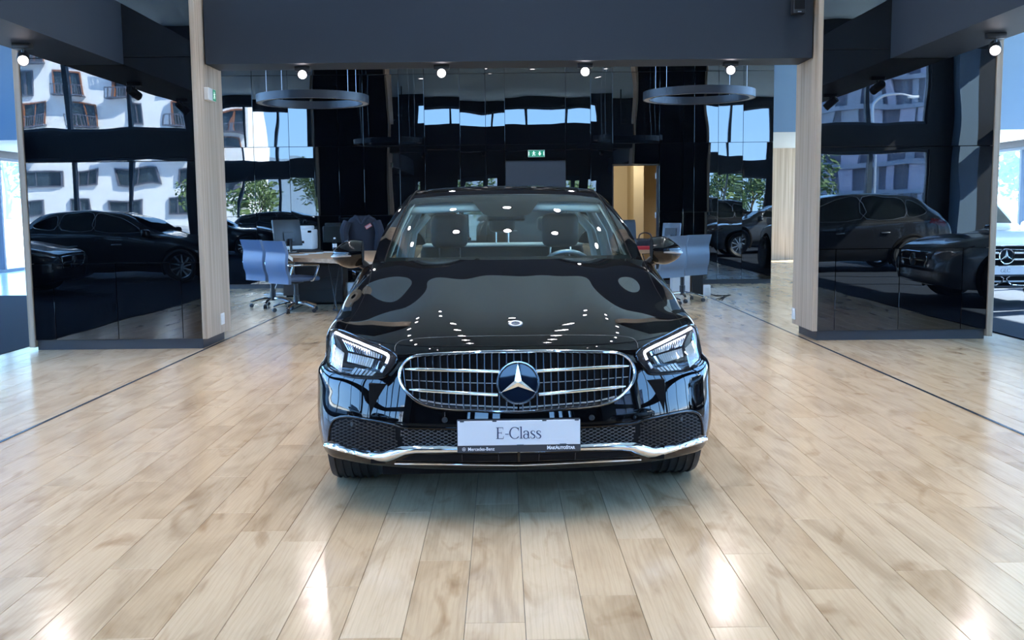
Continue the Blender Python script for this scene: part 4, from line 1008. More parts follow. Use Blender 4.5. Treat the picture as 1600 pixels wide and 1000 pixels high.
# ================================================================== OTHER CARS
def other_car(name, label, loc, rz, paint, st, wheels, R, side_glass, screen=None, tail=None, lamp=None, extras=None, wtr=.245):
    """st: stations (y, half width, bottom, shoulder, top, half width of top); nose at y=0, local -y"""
    c = thing(name, label, 'car', loc, rz)
    P_ = []
    for y, w, zb, zs, zt, wt in st:
        h = [(w*.90, zb), (w*.985, zb+.14), (w, zb+(zs-zb)*.55), (w*.985, zs-.03), (w*.955, zs+.005), (wt+(w*.955-wt)*.42, zs+(zt-zs)*.52), (wt, zt-(zt-zs)*.10-.012), (wt*.72, zt-.012), (0, zt)]
        ring = [(x, y, z) for x, z in h]; P_.append(ring + [(-x, yy, z) for x, yy, z in ring[-2::-1]])
    Sf = surf(np.array(P_), 5, 4)
    # nose and tail are closed by caps that bulge a little
    V = [Vector(p) for p in Sf.reshape(-1, 3)]; n = Sf.shape[1]; r_ = Sf.shape[0]
    F_ = [(i*n+j, i*n+j+1, (i+1)*n+j+1, (i+1)*n+j) for i in range(r_-1) for j in range(n-1)]
    for row_, flip in ((0, False), (r_-1, True)):
        h = n//2
        for j in range(h):
            q = (row_*n+j, row_*n+n-1-j, row_*n+n-2-j, row_*n+j+1)
            if len(set(q)) == 4: F_.append(q[::-1] if flip else q)
            else: F_.append(tuple(dict.fromkeys(q)))
    for i in range(r_-1): F_.append((i*n+n-1, i*n, (i+1)*n, (i+1)*n+n-1))
    body = MB().add(V, F_); body.build('body', paint, c, 50, fix=True)
    tr = BVHTree.FromPolygons(V, F_)
    def sidep(s):
        def f(y, z, off):
            lc, nn, i, d = tr.ray_cast(Vector((s*3, y, z)), Vector((-s, 0, 0)))
            if lc is None: lc, nn, i, d = tr.find_nearest(Vector((s*1, y, z)))
            if nn.x*s < 0: nn = -nn
            return Vector(lc)+nn*off
        return f
    def frontp(x, z, off):
        lc, nn, i, d = tr.ray_cast(Vector((x, -3, z)), Vector((0, 1, 0)))
        if lc is None: lc, nn, i, d = tr.find_nearest(Vector((x, 0, z)))
        if nn.y > 0: nn = -nn
        return Vector(lc)+nn*off
    c2 = dict(c=c, side=sidep, front=frontp)
    for poly in side_glass:
        for s in (-1, 1):
            b = overlay(sidep(s), poly_smooth(poly, 2), .07, .006); 
            if s > 0: b.f = [f[::-1] for f in b.f]
            w = b.build('side_window', 'sideglass', c, 60)
            pr = [sidep(s)(y, z, .007) for y, z in poly_smooth(poly, 3)]
            MB().tube(pr, .007, 6, True).build('window_trim', 'satin', w)
    if screen:
        overlay(frontp, screen, .07, .006).build('windscreen', 'sideglass', c, 60)
    if tail:
        for s in (-1, 1): overlay(sidep(s), tail, .05, .008).build('tail_lamp', 'tail', c, 60)
    if lamp:
        for s in (-1, 1):
            b = overlay(frontp, [(s*x, z) for x, z in lamp][::s], .05, .007); b.build('headlamp', 'reflector', c, 60)
            MB().tube([frontp(s*x, z, .01) for x, z in lamp], .007, 6, True).build('lamp_bezel', 'gloss', c)
    W_ = max(s_[1] for s_ in st)
    for y in wheels:
        for s in (-1, 1):
            wheel(c, 'wheel', s*(W_-.045), y, R, wtr, s, spokes=10)
            ar = MB().tube([(s*(W_-.006), y+R*1.10*math.cos(a_), R+R*1.10*math.sin(a_)) for a_ in np.linspace(-.5, PI+.5, 30)], R*.10, 8, flat=.35, nrm=[(s, 0, 0)]*30)
            ar.build('wheel_arch', 'void', c)
    hd = MB()
    for s in (-1, 1):
        for y in (wheels[0]+(wheels[1]-wheels[0])*.47, wheels[0]+(wheels[1]-wheels[0])*.80):
            p = sidep(s)(y, st[3][3]-.10, .02); hd.rbox(p.x-.015, p.x+.015, p.y-.1, p.y+.1, p.z-.013, p.z+.013, .008, 2)
    hd.build('door_handle', 'satin', c)
    for s in (-1, 1):
        y = wheels[0]+.62; p = sidep(s)(y, st[4][3]+.06, .0)
        MB().rbox(-.11, .11, -.06, .06, -.07, .08, .045, 3, T(p.x+s*.13, y, p.z+.02)).build('door_mirror', paint, c)
        MB().tube([(p.x-s*.02, y+.03, p.z-.03), (p.x+s*.08, y+.02, p.z-.03)], .022, 8).build('mirror_foot', 'plastic', c)
    return c2
SUV = [(0,.62,.36,.62,.78,.52),(.06,.78,.30,.70,.86,.60),(.30,.90,.24,.82,.95,.70),(.85,.935,.24,.92,1.03,.74),(1.28,.94,.24,.97,1.09,.73),(1.70,.945,.24,1.0,1.37,.66),(2.12,.945,.24,1.02,1.58,.61),(2.80,.945,.24,1.04,1.645,.61),(3.45,.94,.24,1.07,1.62,.59),(4.0,.925,.25,1.09,1.53,.57),(4.36,.90,.30,1.08,1.28,.60),(4.58,.84,.34,.98,1.06,.62),(4.66,.74,.40,.72,.80,.58)]
HAT = [(0,.60,.30,.52,.64,.50),(.06,.74,.24,.60,.70,.58),(.30,.86,.20,.70,.79,.66),(.85,.895,.19,.82,.90,.68),(1.28,.90,.19,.89,.97,.67),(1.75,.90,.19,.93,1.24,.60),(2.20,.90,.19,.95,1.40,.56),(2.75,.90,.19,.97,1.44,.56),(3.30,.895,.19,.99,1.41,.55),(3.80,.88,.20,1.0,1.32,.54),(4.12,.86,.25,.98,1.10,.60),(4.30,.80,.30,.88,.96,.60),(4.38,.70,.36,.66,.74,.55)]
SED = [(0,.60,.30,.54,.66,.50),(.06,.76,.24,.62,.73,.58),(.32,.88,.20,.72,.81,.66),(.9,.915,.19,.84,.92,.70),(1.38,.92,.19,.92,1.0,.69),(1.9,.92,.19,.95,1.26,.62),(2.4,.92,.19,.97,1.42,.57),(2.95,.92,.19,.99,1.45,.57),(3.5,.915,.19,1.0,1.40,.55),(4.0,.90,.20,1.02,1.20,.58),(4.4,.87,.24,1.01,1.08,.66),(4.75,.80,.28,.95,1.02,.62),(4.85,.72,.34,.70,.78,.56)]
suv_gl = [[(1.62,1.10),(2.02,1.42),(2.35,1.53),(2.72,1.55),(2.72,1.10)],[(2.80,1.10),(2.80,1.555),(3.25,1.54),(3.62,1.49),(3.60,1.13)],[(3.68,1.14),(3.70,1.47),(3.92,1.40),(4.12,1.25),(4.0,1.17)]]
hat_gl = [[(1.62,.99),(2.05,1.25),(2.35,1.34),(2.62,1.36),(2.62,1.01)],[(2.70,1.01),(2.70,1.365),(3.1,1.355),(3.35,1.32),(3.30,1.04)],[(3.40,1.05),(3.44,1.30),(3.62,1.25),(3.85,1.13),(3.7,1.06)]]
sed_gl = [[(1.78,1.01),(2.2,1.27),(2.5,1.36),(2.78,1.38),(2.78,1.03)],[(2.86,1.03),(2.86,1.38),(3.3,1.36),(3.6,1.28),(3.86,1.12),(3.7,1.06)]]
suv_ws = [(-.66,1.10),(.66,1.10),(.60,1.34),(.53,1.545),(-.53,1.545),(-.60,1.34)]
hat_ws = [(-.60,.98),(.60,.98),(.54,1.22),(.48,1.37),(-.48,1.37),(-.54,1.22)]
suv_lamp = [(.52,.70),(.84,.80),(.86,.88),(.60,.80)]
def nose(c2, gw, z0, z1, paint, bars=2, R=.10, plate=None, chrome_low=True):
    c, fp_ = c2['c'], c2['front']
    gp = [(-gw,(z0+z1)/2+.02),(-gw*.96,z1-.03),(-gw*.85,z1),(gw*.85,z1),(gw*.96,z1-.03),(gw,(z0+z1)/2+.02),(gw*.86,z0+.03),(gw*.74,z0),(-gw*.74,z0),(-gw*.86,z0+.03)]
    g = overlay(fp_, gp, .06, .006).build('grille', 'void', c, 0)
    MB().tube([fp_(x, z, .012) for x, z in poly_smooth(gp, 3)], .012, 8, True).build('grille_frame', 'chrome', g)
    zc = (z0+z1)/2
    for k in range(bars):
        z = zc+(k-(bars-1)/2)*.085
        for s in (-1, 1): MB().tube([fp_(s*x, z, .024) for x in np.linspace(R*.95, gw*.86, 8)], .018, 8).build('grille_bar', 'chrome', g)
    a = fp_(0, zc, .04); mt = T(*a) @ RX(math.radians(85))
    e = MB().lathe([(R*.86,-.01),(R*.88,.008),(R*.96,.010),(R,.0),(R,-.03),(R*.86,-.03)], 40, mt).build('emblem', 'chrome', c)
    MB().lathe([(0,0),(R*.87,0)], 32, mt).build('emblem_glass', 'gloss', e); star_mb(R*.88, .012, mt, .11).build('star', 'chrome', e, 0)
    lo = [(-.66,.34),(-.60,.44),(-.30,.46),(.30,.46),(.60,.44),(.66,.34),(.55,.30),(-.55,.30)]
    if chrome_low:
        overlay(fp_, lo, .06, .006).build('lower_intake', 'void', c, 0)
        for s in (-1, 1):
            q = [(s*.06,.43),(s*.56,.42),(s*.60,.36),(s*.52,.32),(s*.10,.32)]
            MB().tube([fp_(x, z, .014) for x, z in poly_smooth(q, 3)], .011, 8, True).build('intake_trim', 'chrome', c)
    if plate:
        py = fp_(0, plate, .03); pe = empty('number_plate', (0, py.y-.005, plate), 0, c)
        MB().rbox(-.265, .265, 0, .02, -.075, .06, .004, 2).build('plate_holder', 'frameblk', pe)
        MB().rbox(-.262, .262, -.004, .002, -.05, .057, .002, 1).build('plate_card', 'plate', pe)
        l3 = MB(); x = -.07; sc = .048
        GL = {'G': [arc(.46,.5,.42,.5,42,330,.022,.055,26), [(.80,.16,.05),(.80,.46,.05)], [(.62,.46,.022),(.92,.46,.022)]], 'L': [[(.14,0,.055),(.14,1,.055)], [(0,.98,.022),(.3,.98,.022)], [(0,.02,.022),(.6,.02,.022)], [(.58,.0,.014),(.62,.24,.014)]], 'C': glyph('C')[0]}
        for ch_, ad in (('G', .98), ('L', .74), ('C', .9)):
            for s_ in GL[ch_]:
                if len(s_) == 2: s_ = [tuple(np.array(s_[0])+(np.array(s_[1])-np.array(s_[0]))*t) for t in (0, .5, 1)]
                ribbon(l3, s_, x, -.02, sc)
            x += ad*sc
        l3.build('lettering', 'ink', pe, 0)
glc_p = at(1563, 397, 13.6)
w_ = other_car('suv_car', 'white SUV with a star grille and show plate behind the right black glass pier', (glc_p.x+.02, 13.5, .004), math.radians(-2), 'wpaint', SUV, (.90, 3.77), .36, suv_gl, suv_ws, None, suv_lamp)
nose(w_, .50, .56, .82, 'wpaint', 2, .105, .50)
b_ = other_car('suv_car', 'black SUV seen only mirrored in the right black glass pier, facing left', (4.4, -1.0, .004), math.radians(-90) , 'dpaint', SUV, (.90, 3.77), .36, suv_gl, suv_ws, [(4.12,1.02),(4.18,1.10),(4.42,1.06),(4.50,.98),(4.40,.94)], suv_lamp)
b_['c'].rotation_euler.z = math.radians(-90)
s_ = other_car('coupe_suv_car', 'silver grey car seen only mirrored in the right end of the black back wall', (5.65, 6.5, .004), math.radians(-90), 'spaint', [(y, w, zb, zs-.06, zt-.09 if zt > 1.1 else zt-.05, wt) for y, w, zb, zs, zt, wt in SUV], (.90, 3.77), .37, [[(y, z-.07) for y, z in p] for p in suv_gl], [(x, z-.06) for x, z in suv_ws], None, [(x, z-.06) for x, z in suv_lamp])
nose(s_, .46, .52, .72, 'spaint', 1, .09, None, False)
h_ = other_car('hatchback_car', 'black hatchback seen only mirrored in the left black glass pier, facing right', (-5.85, -1.0, .004), math.radians(90), 'dpaint', HAT, (.86, 3.58), .33, hat_gl, hat_ws, [(3.95,.92),(4.0,1.0),(4.2,.97),(4.26,.86)], [(.48,.60),(.78,.66),(.80,.74),(.56,.68)])
d_ = other_car('sedan_car', 'dark car seen nose first in the left edge of the left black glass pier', (-7.6, 2.9, .004), math.radians(90), 'dpaint', SED, (.88, 3.75), .34, sed_gl, [(-.62,1.01),(.62,1.01),(.56,1.24),(.49,1.38),(-.49,1.38),(-.56,1.24)], None, [(.48,.60),(.80,.68),(.82,.76),(.56,.69)])
nose(d_, .46, .48, .66, 'dpaint', 1, .09, None, False)

# ================================================================== FURNITURE AND FITTINGS
# ring lamps
for px, lab, gx in ((489, 'dark grey ring lamp hanging over the left desk', -1), (1092, 'dark grey ring lamp hanging before the open doorway', 1)):
    c = at(px, 156 if gx < 0 else 149, 14.2)
    t = thing('ring_lamp', lab, 'lamp', (c.x, 14.2, c.z), 0, 'ring lamps')
    R1, R0, hh = .755, .665, .052
    MB().lathe([(R0,-hh+.006),(R0,hh),(R1,hh),(R1,-hh),(R1-.012,-hh),(R1-.012,-hh+.006)], 72).build('ring', 'ringmetal', t)
    MB().lathe([(R0+.010,-hh),(R0,-hh+.006)], 72).build('inner_lip', 'ringmetal', t)
    MB().lathe([(R0+.004,-hh+.005),(R1-.010,-hh+.005)], 72).build('diffuser', 'diffuser', t)
    for a in (.75, 2.4, 3.9, 5.6):
        MB().tube([(.71*math.cos(a), .71*math.sin(a), hh-.01), (.71*math.cos(a), .71*math.sin(a), ZC-c.z-.001)], .0025, 6).build('suspension_wire', 'wire', t)
# exit signs
def runner(b, s, mtx):
    b.prism([(s*.10*math.cos(a)-.02*s, .34*s+.1*s*math.sin(a)) for a in np.linspace(0, 2*PI, 11)[:-1]], .001, mtx)
    for q in ([(-.10,.22),(.12,.24),(.08,-.06),(-.12,-.04)], [(-.12,-.02),(.02,-.04),(-.16,-.42),(-.28,-.40)], [(.0,-.04),(.10,-.04),(.26,-.20),(.20,-.42),(.12,-.42),(.15,-.22)], [(.10,.22),(.12,.14),(.32,.10),(.32,.17)], [(-.10,.22),(-.08,.14),(-.30,.02),(-.33,.09)]):
        b.prism([(x*s, y*s) for x, y in q], .001, mtx)
p = at(838, 240, YB)
t = thing('exit_sign', 'green running man exit sign on the black back wall', 'sign', (p.x, YB, p.z))
MB().rbox(-.15, .15, -.028, -.002, -.062, .062, .004, 1).build('sign_housing', 'signbody', t)
MB().box(-.145, .145, -.030, -.027, -.056, .056).build('sign_face', 'green', t, 0)
b = MB(); fm = T(-.045,-.030,0) @ RX(PI/2); runner(b, .10, fm); fm = T(.06,-.030,0) @ RX(PI/2)
b.prism([(-.012,.035),(.012,.035),(.012,.0),(.03,.0),(0,-.04),(-.03,0),(-.012,0)], .001, fm)
for s in (-1, 1): b.prism([(.133*s-.006,-.035),(.133*s+.006,-.035),(.133*s+.006,.035),(.133*s-.006,.035)], .001, T(0,-.030,0) @ RX(PI/2))
b.build('pictogram', 'signwhite', t, 0)
p = at(339, 148, 10.62); X = -3.08
t = thing('exit_sign', 'small white box exit sign high on the left wood clad pier', 'sign', (X, 10.62, p.z))
MB().rbox(.002, .05, -.13, .13, -.062, .062, .004, 1).build('sign_housing', 'signbody', t)
MB().box(.049, .052, .02, .125, -.056, .056).build('sign_face', 'green', t, 0)
b = MB(); fm = T(.052, .072, 0) @ RZ(PI/2) @ RX(PI/2); runner(b, .085, fm); b.build('pictogram', 'signwhite', t, 0)
# wall sockets on the wood
for px, py, X, s, lab in ((347, 498, -3.08, 1, 'small white wall socket low on the left wood clad pier'), (1241, 490, 3.07, -1, 'small white wall socket low on the right wood clad pier')):
    d = ray(px, py); k = X/d.x; p = CAMPOS+d*k
    t = thing('wall_socket', lab, 'socket', (X, p.y, p.z))
    MB().rbox(-.0 if s > 0 else -.012, .012 if s > 0 else 0, -.06, .06, -.06, .06, .003, 2).build('plate', 'white', t)
    MB().rbox(.011 if s > 0 else -.016, .016 if s > 0 else -.011, -.03, .03, -.042, .042, .002, 1).build('insert', 'signbody', t)
# loudspeaker at the right end of the beam
p = at(1247, 8, 10.45)
t = thing('wall_speaker', 'small dark box speaker at the right end of the cross beam', 'speaker', (p.x, 10.44, p.z))
MB().rbox(-.062, .062, -.05, .06, -.09, .22, .01, 2).build('cabinet', 'fixture', t)
MB().rbox(-.052, .052, -.054, -.049, -.05, .20, .003, 1).build('front_cloth', 'void', t); MB().box(-.018, .018, -.0535, -.049, -.078, -.070).build('badge', 'satin', t, 0)
MB().box(-.03, .03, .055, .108, .02, .12).build('wall_bracket', 'fixture', t, 0)
# swivel chairs ------------------------------------------------------------
def swivel_chair(name, label, loc, rz, lm, group, lean=8, hgt=.50, w=.23, arms=True, high=0):
    t = thing(name, label, 'chair', loc, rz, group)          # faces local +y, back on -y
    zs = .46
    prof = [(-.232, zs-.06), (-.236, zs+.04), (-.265, zs+.12), (-.275, zs+.24), (-.262, zs+.36), (-.285, zs+.44+high), (-.312, zs+.525+high)]
    sp = smooth_path(prof, 5); th = .045
    P_ = []
    for x in (-w, -w*.94, 0, w*.94, w): P_.append([(x, y-(.012 if abs(x) < w*.9 else 0), z) for y, z in sp])
    fr_ = np.array(P_); bk_ = fr_.copy(); bk_[..., 1] -= th
    b = MB().grid(fr_).grid(bk_, True)
    n = len(sp)
    for a in range(n-1):
        b.add([tuple(fr_[0,a]), tuple(fr_[0,a+1]), tuple(bk_[0,a+1]), tuple(bk_[0,a])], [(0,1,2,3)]); b.add([tuple(fr_[-1,a]), tuple(fr_[-1,a+1]), tuple(bk_[-1,a+1]), tuple(bk_[-1,a])], [(3,2,1,0)])
    for a, fl_ in ((0, 0), (n-1, 1)):
        for j in range(4): b.add([tuple(fr_[j,a]), tuple(fr_[j+1,a]), tuple(bk_[j+1,a]), tuple(bk_[j,a])], [(0,1,2,3) if not fl_ else (3,2,1,0)])
    b.build('backrest', lm, t, 40, fix=True)
    MB().rbox(-w, w, -.25, .24, zs-.03, zs+.035, .03, 3).build('seat', lm, t)
    if arms:
        for s in (-1, 1):
            a = MB().tube(smooth_path([(s*(w+.005),-.285,zs+.20),(s*(w+.055),-.27,zs+.198),(s*(w+.06),-.05,zs+.195),(s*(w+.06),.14,zs+.19),(s*(w+.055),.165,zs+.17),(s*(w+.04),.10,zs-.0),(s*(w+.0),.08,zs-.02)], 4), .014, 8)
            a.build('armrest', 'chrome', t)
    MB().lathe([(0,zs-.04),(.10,zs-.035),(.10,zs-.055),(.032,zs-.07),(.032,.24),(.042,.235),(.042,.10),(0,.10)], 20).build('gas_column', 'fixture', t)
    for k in range(5):
        a = 2*PI*k/5+.3
        leg = MB().tube(smooth_path([(.03*math.cos(a),.03*math.sin(a),.125),(.14*math.cos(a),.14*math.sin(a),.120),(.25*math.cos(a),.25*math.sin(a),.092),(.31*math.cos(a),.31*math.sin(a),.070)], 3), .02, 8).build('base_leg', 'chrome', t)
        cx, cy_ = .305*math.cos(a), .305*math.sin(a)
        MB().lathe([(0,-.024),(.026,-.024),(.029,-.016),(.029,-.004),(.02,0),(.029,.004),(.029,.016),(.026,.024),(0,.024)], 16, T(cx, cy_, .029) @ RZ(a+.5), axis='Y').build('castor', 'fixture', leg)
    return t
cA = fl(464, 487); cB = fl(427, 479.5)
swivel_chair('swivel_chair', 'blue leather swivel chair with chrome arms in front of the left desk, nearer the car', (cA.x, cA.y, 0), math.radians(-46), 'leather', 'swivel chairs in front of the desks', w=.255)
swivel_chair('swivel_chair', 'blue leather swivel chair in front of the left desk, beside the wood clad pier', (cB.x, cB.y, 0), math.radians(-44), 'leather', 'swivel chairs in front of the desks', w=.255)
cC = fl(1066, 471)
swivel_chair('swivel_chair', 'grey leather swivel chair right of the car, fully seen back in front', (cC.x, cC.y, 0), math.radians(36), 'leather2', 'swivel chairs in front of the desks', arms=False)
swivel_chair('swivel_chair', 'grey leather swivel chair half hidden by the right door mirror of the black car', (cC.x-.42, cC.y-.48, 0), math.radians(34), 'leather2', 'swivel chairs in front of the desks', arms=False)
jp = at(566, 372, 16.9)
jc = swivel_chair('desk_chair', 'black high backed desk chair with a dark jacket over it behind the left desk', (jp.x, 16.7, 0), math.radians(180), 'leatherdark', 'black chairs behind the desks', w=.26, high=.20)
# jacket over the back rest: a shell with shoulders, open front and sleeves
t = thing('jacket', 'dark work jacket with a red and white patch hung over the black desk chair', 'jacket', (jp.x, 16.98, 1.20))
rows_ = []
for z, hw, dp in ((.10,.13,.05),(.06,.20,.075),(-.02,.265,.09),(-.15,.29,.10),(-.32,.30,.11),(-.50,.30,.12)):
    rows_.append([(hw*math.cos(a)*(1+.03*math.sin(9*a+z*8)), -.0+dp*math.sin(a)*(1.0), z) for a in np.linspace(-PI, PI, 37)])
MB().grid(np.array(rows_)).build('body', 'jacket', t, 60, fix=True)
for s in (-1, 1):
    MB().tube(smooth_path([(s*.24,-.06,.0),(s*.29,-.10,-.15),(s*.27,-.13,-.32),(s*.25,-.11,-.46)], 4), [.075]*5+[.07]*4+[.062]*4, 10).build('sleeve', 'jacket', t)
MB().tube(smooth_path([(-.12,-.03,.09),(-.06,-.075,.06),(0,-.09,-.02),(.06,-.075,.06),(.12,-.03,.09)], 4), .03, 8).build('collar', 'jacket', t)
pm = T(.11,-.108,-.07) @ RZ(.15) @ RX(PI/2) @ RZ(.55)
MB().prism([(-.055,-.03),(.055,-.03),(.055,.03),(-.055,.03)], .004, pm).build('patch', 'badge', t, 0)
b = MB()
for k in range(2): b.prism([(-.047,-.014+.018*k),(.047,-.014+.018*k),(.047,-.008+.018*k),(-.047,-.008+.018*k)], .005, pm)
b.build('patch_stripe', 'whiteink', t, 0)
kp = at(985, 372, 17.0)
swivel_chair('desk_chair', 'black high backed desk chair beside the open cream doorway', (kp.x-.02, 16.9, 0), math.radians(200), 'leatherdark', 'black chairs behind the desks', w=.25, high=.20)
# left desk -----------------------------------------------------------------
dl = at(452, 402, 14.9)
dx0, dx1, dy0, dy1, dz = -3.22, -1.55, 14.7, 15.75, .75
def desk(label, x0, x1, y0, y1, wire):
    t = thing('desk', label, 'desk', ((x0+x1)/2, (y0+y1)/2, 0)); a, b = (x1-x0)/2, (y1-y0)/2
    MB().rbox(-a, a, -b, b, dz-.055, dz, .004, 1).build('desk_top', 'desk', t)
    for s in (-1, 1):
        for q in (-1, 1):
            lg = MB(); bx0 = s*(a-.30); fy = q*(b-.16)
            lg.tube([(bx0-.16, fy, dz-.056), (bx0+.05, fy, .012)], .009, 6).tube([(bx0+.16, fy, dz-.056), (bx0-.05, fy, .012)], .009, 6).tube([(bx0-.16, fy, dz-.06), (bx0+.16, fy, dz-.06)], .009, 6).tube([(bx0-.06, fy, .015), (bx0+.06, fy, .015)], .011, 6)
            lg.build('leg', 'fixture', t)
    return t
t = thing('desk', 'large oak topped desk with a curved edge on crossed wire legs left of the car', 'desk', (-2.2, 14.6, 0))
ol = [(-2.98,13.98),(-2.62,13.72),(-2.3,13.42),(-1.95,12.95),(-1.6,12.55),(-1.2,12.5),(-.95,13.2),(-1.0,16.1),(-1.2,16.3),(-3.45,16.3),(-3.58,16.2)]
ol = [(p[0], p[1]) for p in smooth_path(ol[:7], 4)]+ol[7:]
MB().prism([(x+2.2, y-14.6) for x, y in ol], .055, T(0, 0, dz-.055)).build('desk_top', 'desk', t, 0)
for lx, ly, a_ in ((-2.45, 14.15, .9), (-1.45, 13.1, .9), (-2.9, 15.95, .1), (-1.4, 15.9, 0)):
    c_, s_2 = math.cos(a_), math.sin(a_); lg = MB(); q_ = lambda u, z: (lx+2.2+u*c_, ly-14.6-u*s_2, z)
    lg.tube([q_(-.17, dz-.056), q_(.05, .012)], .009, 6).tube([q_(.17, dz-.056), q_(-.05, .012)], .009, 6).tube([q_(-.17, dz-.062), q_(.17, dz-.062)], .009, 6).tube([q_(-.06, .012), q_(.06, .012)], .011, 6).build('leg', 'fixture', t)
desk('oak topped desk right of the car behind the grey chairs', 1.50, 2.45, 15.42, 16.35, True)
t = thing('pedestal_cabinet', 'black drawer cabinet under the left desk', 'cabinet', (-2.86, 15.40, 0))
MB().rbox(-.36, .36, -.25, .25, .03, .60, .005, 1).build('body', 'black', t)
for k in range(3): MB().rbox(-.35, .35, -.262, -.248, .05+.18*k, .22+.18*k, .003, 1).build('drawer', 'black', t)
MB().box(-.32, .32, -.22, .22, 0, .03).build('base', 'void', t, 0)
t = thing('box', 'white cardboard box on the floor under the left desk', 'box', (-2.32, 15.2, 0), .6)
MB().rbox(-.10, .10, -.14, .14, 0, .32, .004, 1).build('body', 'paper', t); MB().box(-.1, .1, -.015, .015, .319, .322).build('tape', 'signbody', t, 0)
# things on the left desk
def monitor(label, loc, rz, scr=(.27, .17), m='black'):
    t = thing('monitor', label, 'monitor', loc, rz)
    MB().rbox(-scr[0], scr[0], -.02, .02, .11, .11+2*scr[1], .008, 2, RX(math.radians(-8))).build('housing', m, t)
    MB().box(-scr[0]+.012, scr[0]-.012, .0205, .0215, .125, .10+2*scr[1], RX(math.radians(-8))).build('screen', 'gloss', t, 0)
    MB().rbox(-.10, .10, -.035, -.018, .17, .32, .006, 1, RX(math.radians(-8))).build('rear_bulge', 'plastic', t)
    MB().tube([(0,-.03,.02),(0,-.04,.22)], .022, 8).build('stand', m, t); MB().rbox(-.11, .11, -.10, .07, 0, .014, .005, 1).build('foot', m, t)
    return t
mp_ = at(452, 380, 15.6)
monitor('black monitor turned away on the left desk behind the blue chairs', (mp_.x, 15.6, dz), math.radians(52), (.26, .20))
t = thing('printer', 'white office printer on the left desk behind the monitor', 'printer', (at(475, 385, 16.75).x-.05, 16.75, 0))
MB().rbox(-.24, .24, -.22, .22, dz+.02, dz+.34, .02, 2).build('body', 'white', t); MB().rbox(-.20, .20, -.18, .16, dz+.34, dz+.40, .015, 2).build('scanner_lid', 'white', t)
MB().rbox(.16, .22, -.23, -.20, dz+.29, dz+.325, .006, 1).build('control_panel', 'gloss', t); MB().box(-.19, .10, -.224, -.218, dz+.12, dz+.16).build('paper_slot', 'void', t, 0)
MB().rbox(-.26, .26, -.24, .24, .03, dz+.02, .006, 1).build('stand', 'black', t); MB().box(-.22, .22, -.2, .2, 0, .03).build('plinth', 'void', t, 0)
t = thing('water_bottle', 'clear plastic water bottle standing on the left desk', 'bottle', (at(523, 386, 16.0).x, 16.0, dz))
MB().lathe([(0,.0),(.03,0),(.033,.01),(.033,.06),(.030,.075),(.033,.09),(.033,.15),(.014,.19),(.014,.205),(0,.205)], 20).build('body', 'bottle', t); MB().lathe([(0,.2),(.017,.2),(.017,.222),(0,.222)], 14).build('cap', 'white', t)
MB().lathe([(.0335,.07),(.0335,.125)], 20).build('label_band', 'paper', t)
for k, (px, lab) in enumerate(((455, 'small stack of papers on the left end of the left desk'), (490, 'loose sheets spread in the middle of the left desk'), (510, 'white sheets beside the water bottle on the left desk'))):
    t = thing('papers', lab, 'papers', (at(px, 398, 14.9+.42*k).x+(.12 if k == 0 else 0), 14.9+.42*k, dz), .3*k)
    for j in range(3):
        bpy.context.view_layer.update; MB().box(-.125, .125, -.088, .088, .0025*j+.0002, .0025*j+.0022, RZ(.14*j)).build('sheet', 'paper', t, 0)
t = thing('keyboard', 'black keyboard lying on the left desk before the monitor', 'keyboard', (at(482, 398, 15.9).x, 16.0, dz), .3)
MB().rbox(-.21, .21, -.065, .065, 0, .018, .005, 1).build('body', 'plastic', t); kk = MB()
for i in range(14):
    for j in range(4): kk.box(-.20+i*.0287, -.20+i*.0287+.023, -.055+j*.028, -.055+j*.028+.022, .018, .022)
o = kk.build('keys', 'black', t, 0); o['kind'] = 'stuff'
# things round the right desk
mq = at(1049, 358, 15.5)
monitor('silver backed monitor on the right desk above the grey chairs', (mq.x, 15.6, dz), math.radians(-38), (.15, .145), 'leather2')
t = thing('folder', 'red folder lying on the right desk beside the doorway', 'folder', (at(1004, 378, 15.6).x, 15.6, dz))
MB().rbox(-.16, .16, -.12, .12, .001, .05, .004, 1).build('cover', 'red', t); MB().box(-.155, .163, -.115, .115, .006, .045).build('pages', 'paper', t, 0)
t = thing('desk_bag', 'black bag with a round handle on the right desk behind the red folder', 'bag', (at(1008, 366, 15.95).x, 15.95, dz))
MB().rbox(-.17, .17, -.10, .10, 0, .16, .04, 3).build('body', 'leatherdark', t); MB().tube(smooth_path([(-.10,0,.15),(-.08,0,.22),(0,0,.245),(.08,0,.22),(.10,0,.15)], 4), .010, 8).build('handle', 'leatherdark', t)
u = fl(1098, 462)
t = thing('computer_tower', 'black computer tower on the floor behind the grey chairs', 'computer', (u.x-.05, u.y+.40, 0))
MB().rbox(-.09, .09, -.22, .22, .012, .44, .006, 1).build('case', 'black', t); MB().box(-.09, .09, -.2, .2, 0, .012).build('foot', 'void', t, 0); MB().box(-.085, .085, -.224, -.219, .30, .40).build('drive_front', 'plastic', t, 0)
t = thing('box', 'pale box on the floor between the grey chairs and the computer tower', 'box', (u.x-.31, u.y+.30, 0))
MB().rbox(-.14, .14, -.12, .12, 0, .42, .004, 1).build('body', 'paper', t); MB().box(-.14, .14, -.015, .015, .419, .422).build('tape', 'signbody', t, 0)
t = thing('power_strip', 'white power socket block on the floor right of the grey chairs', 'socket', (u.x+.06, u.y-.02, 0))
MB().rbox(-.05, .05, -.05, .05, 0, .17, .008, 2).build('body', 'white', t); MB().rbox(-.03, .03, -.052, -.048, .05, .13, .002, 1).build('outlet', 'signbody', t)
cb_ = MB(); v = fl(1128, 470)
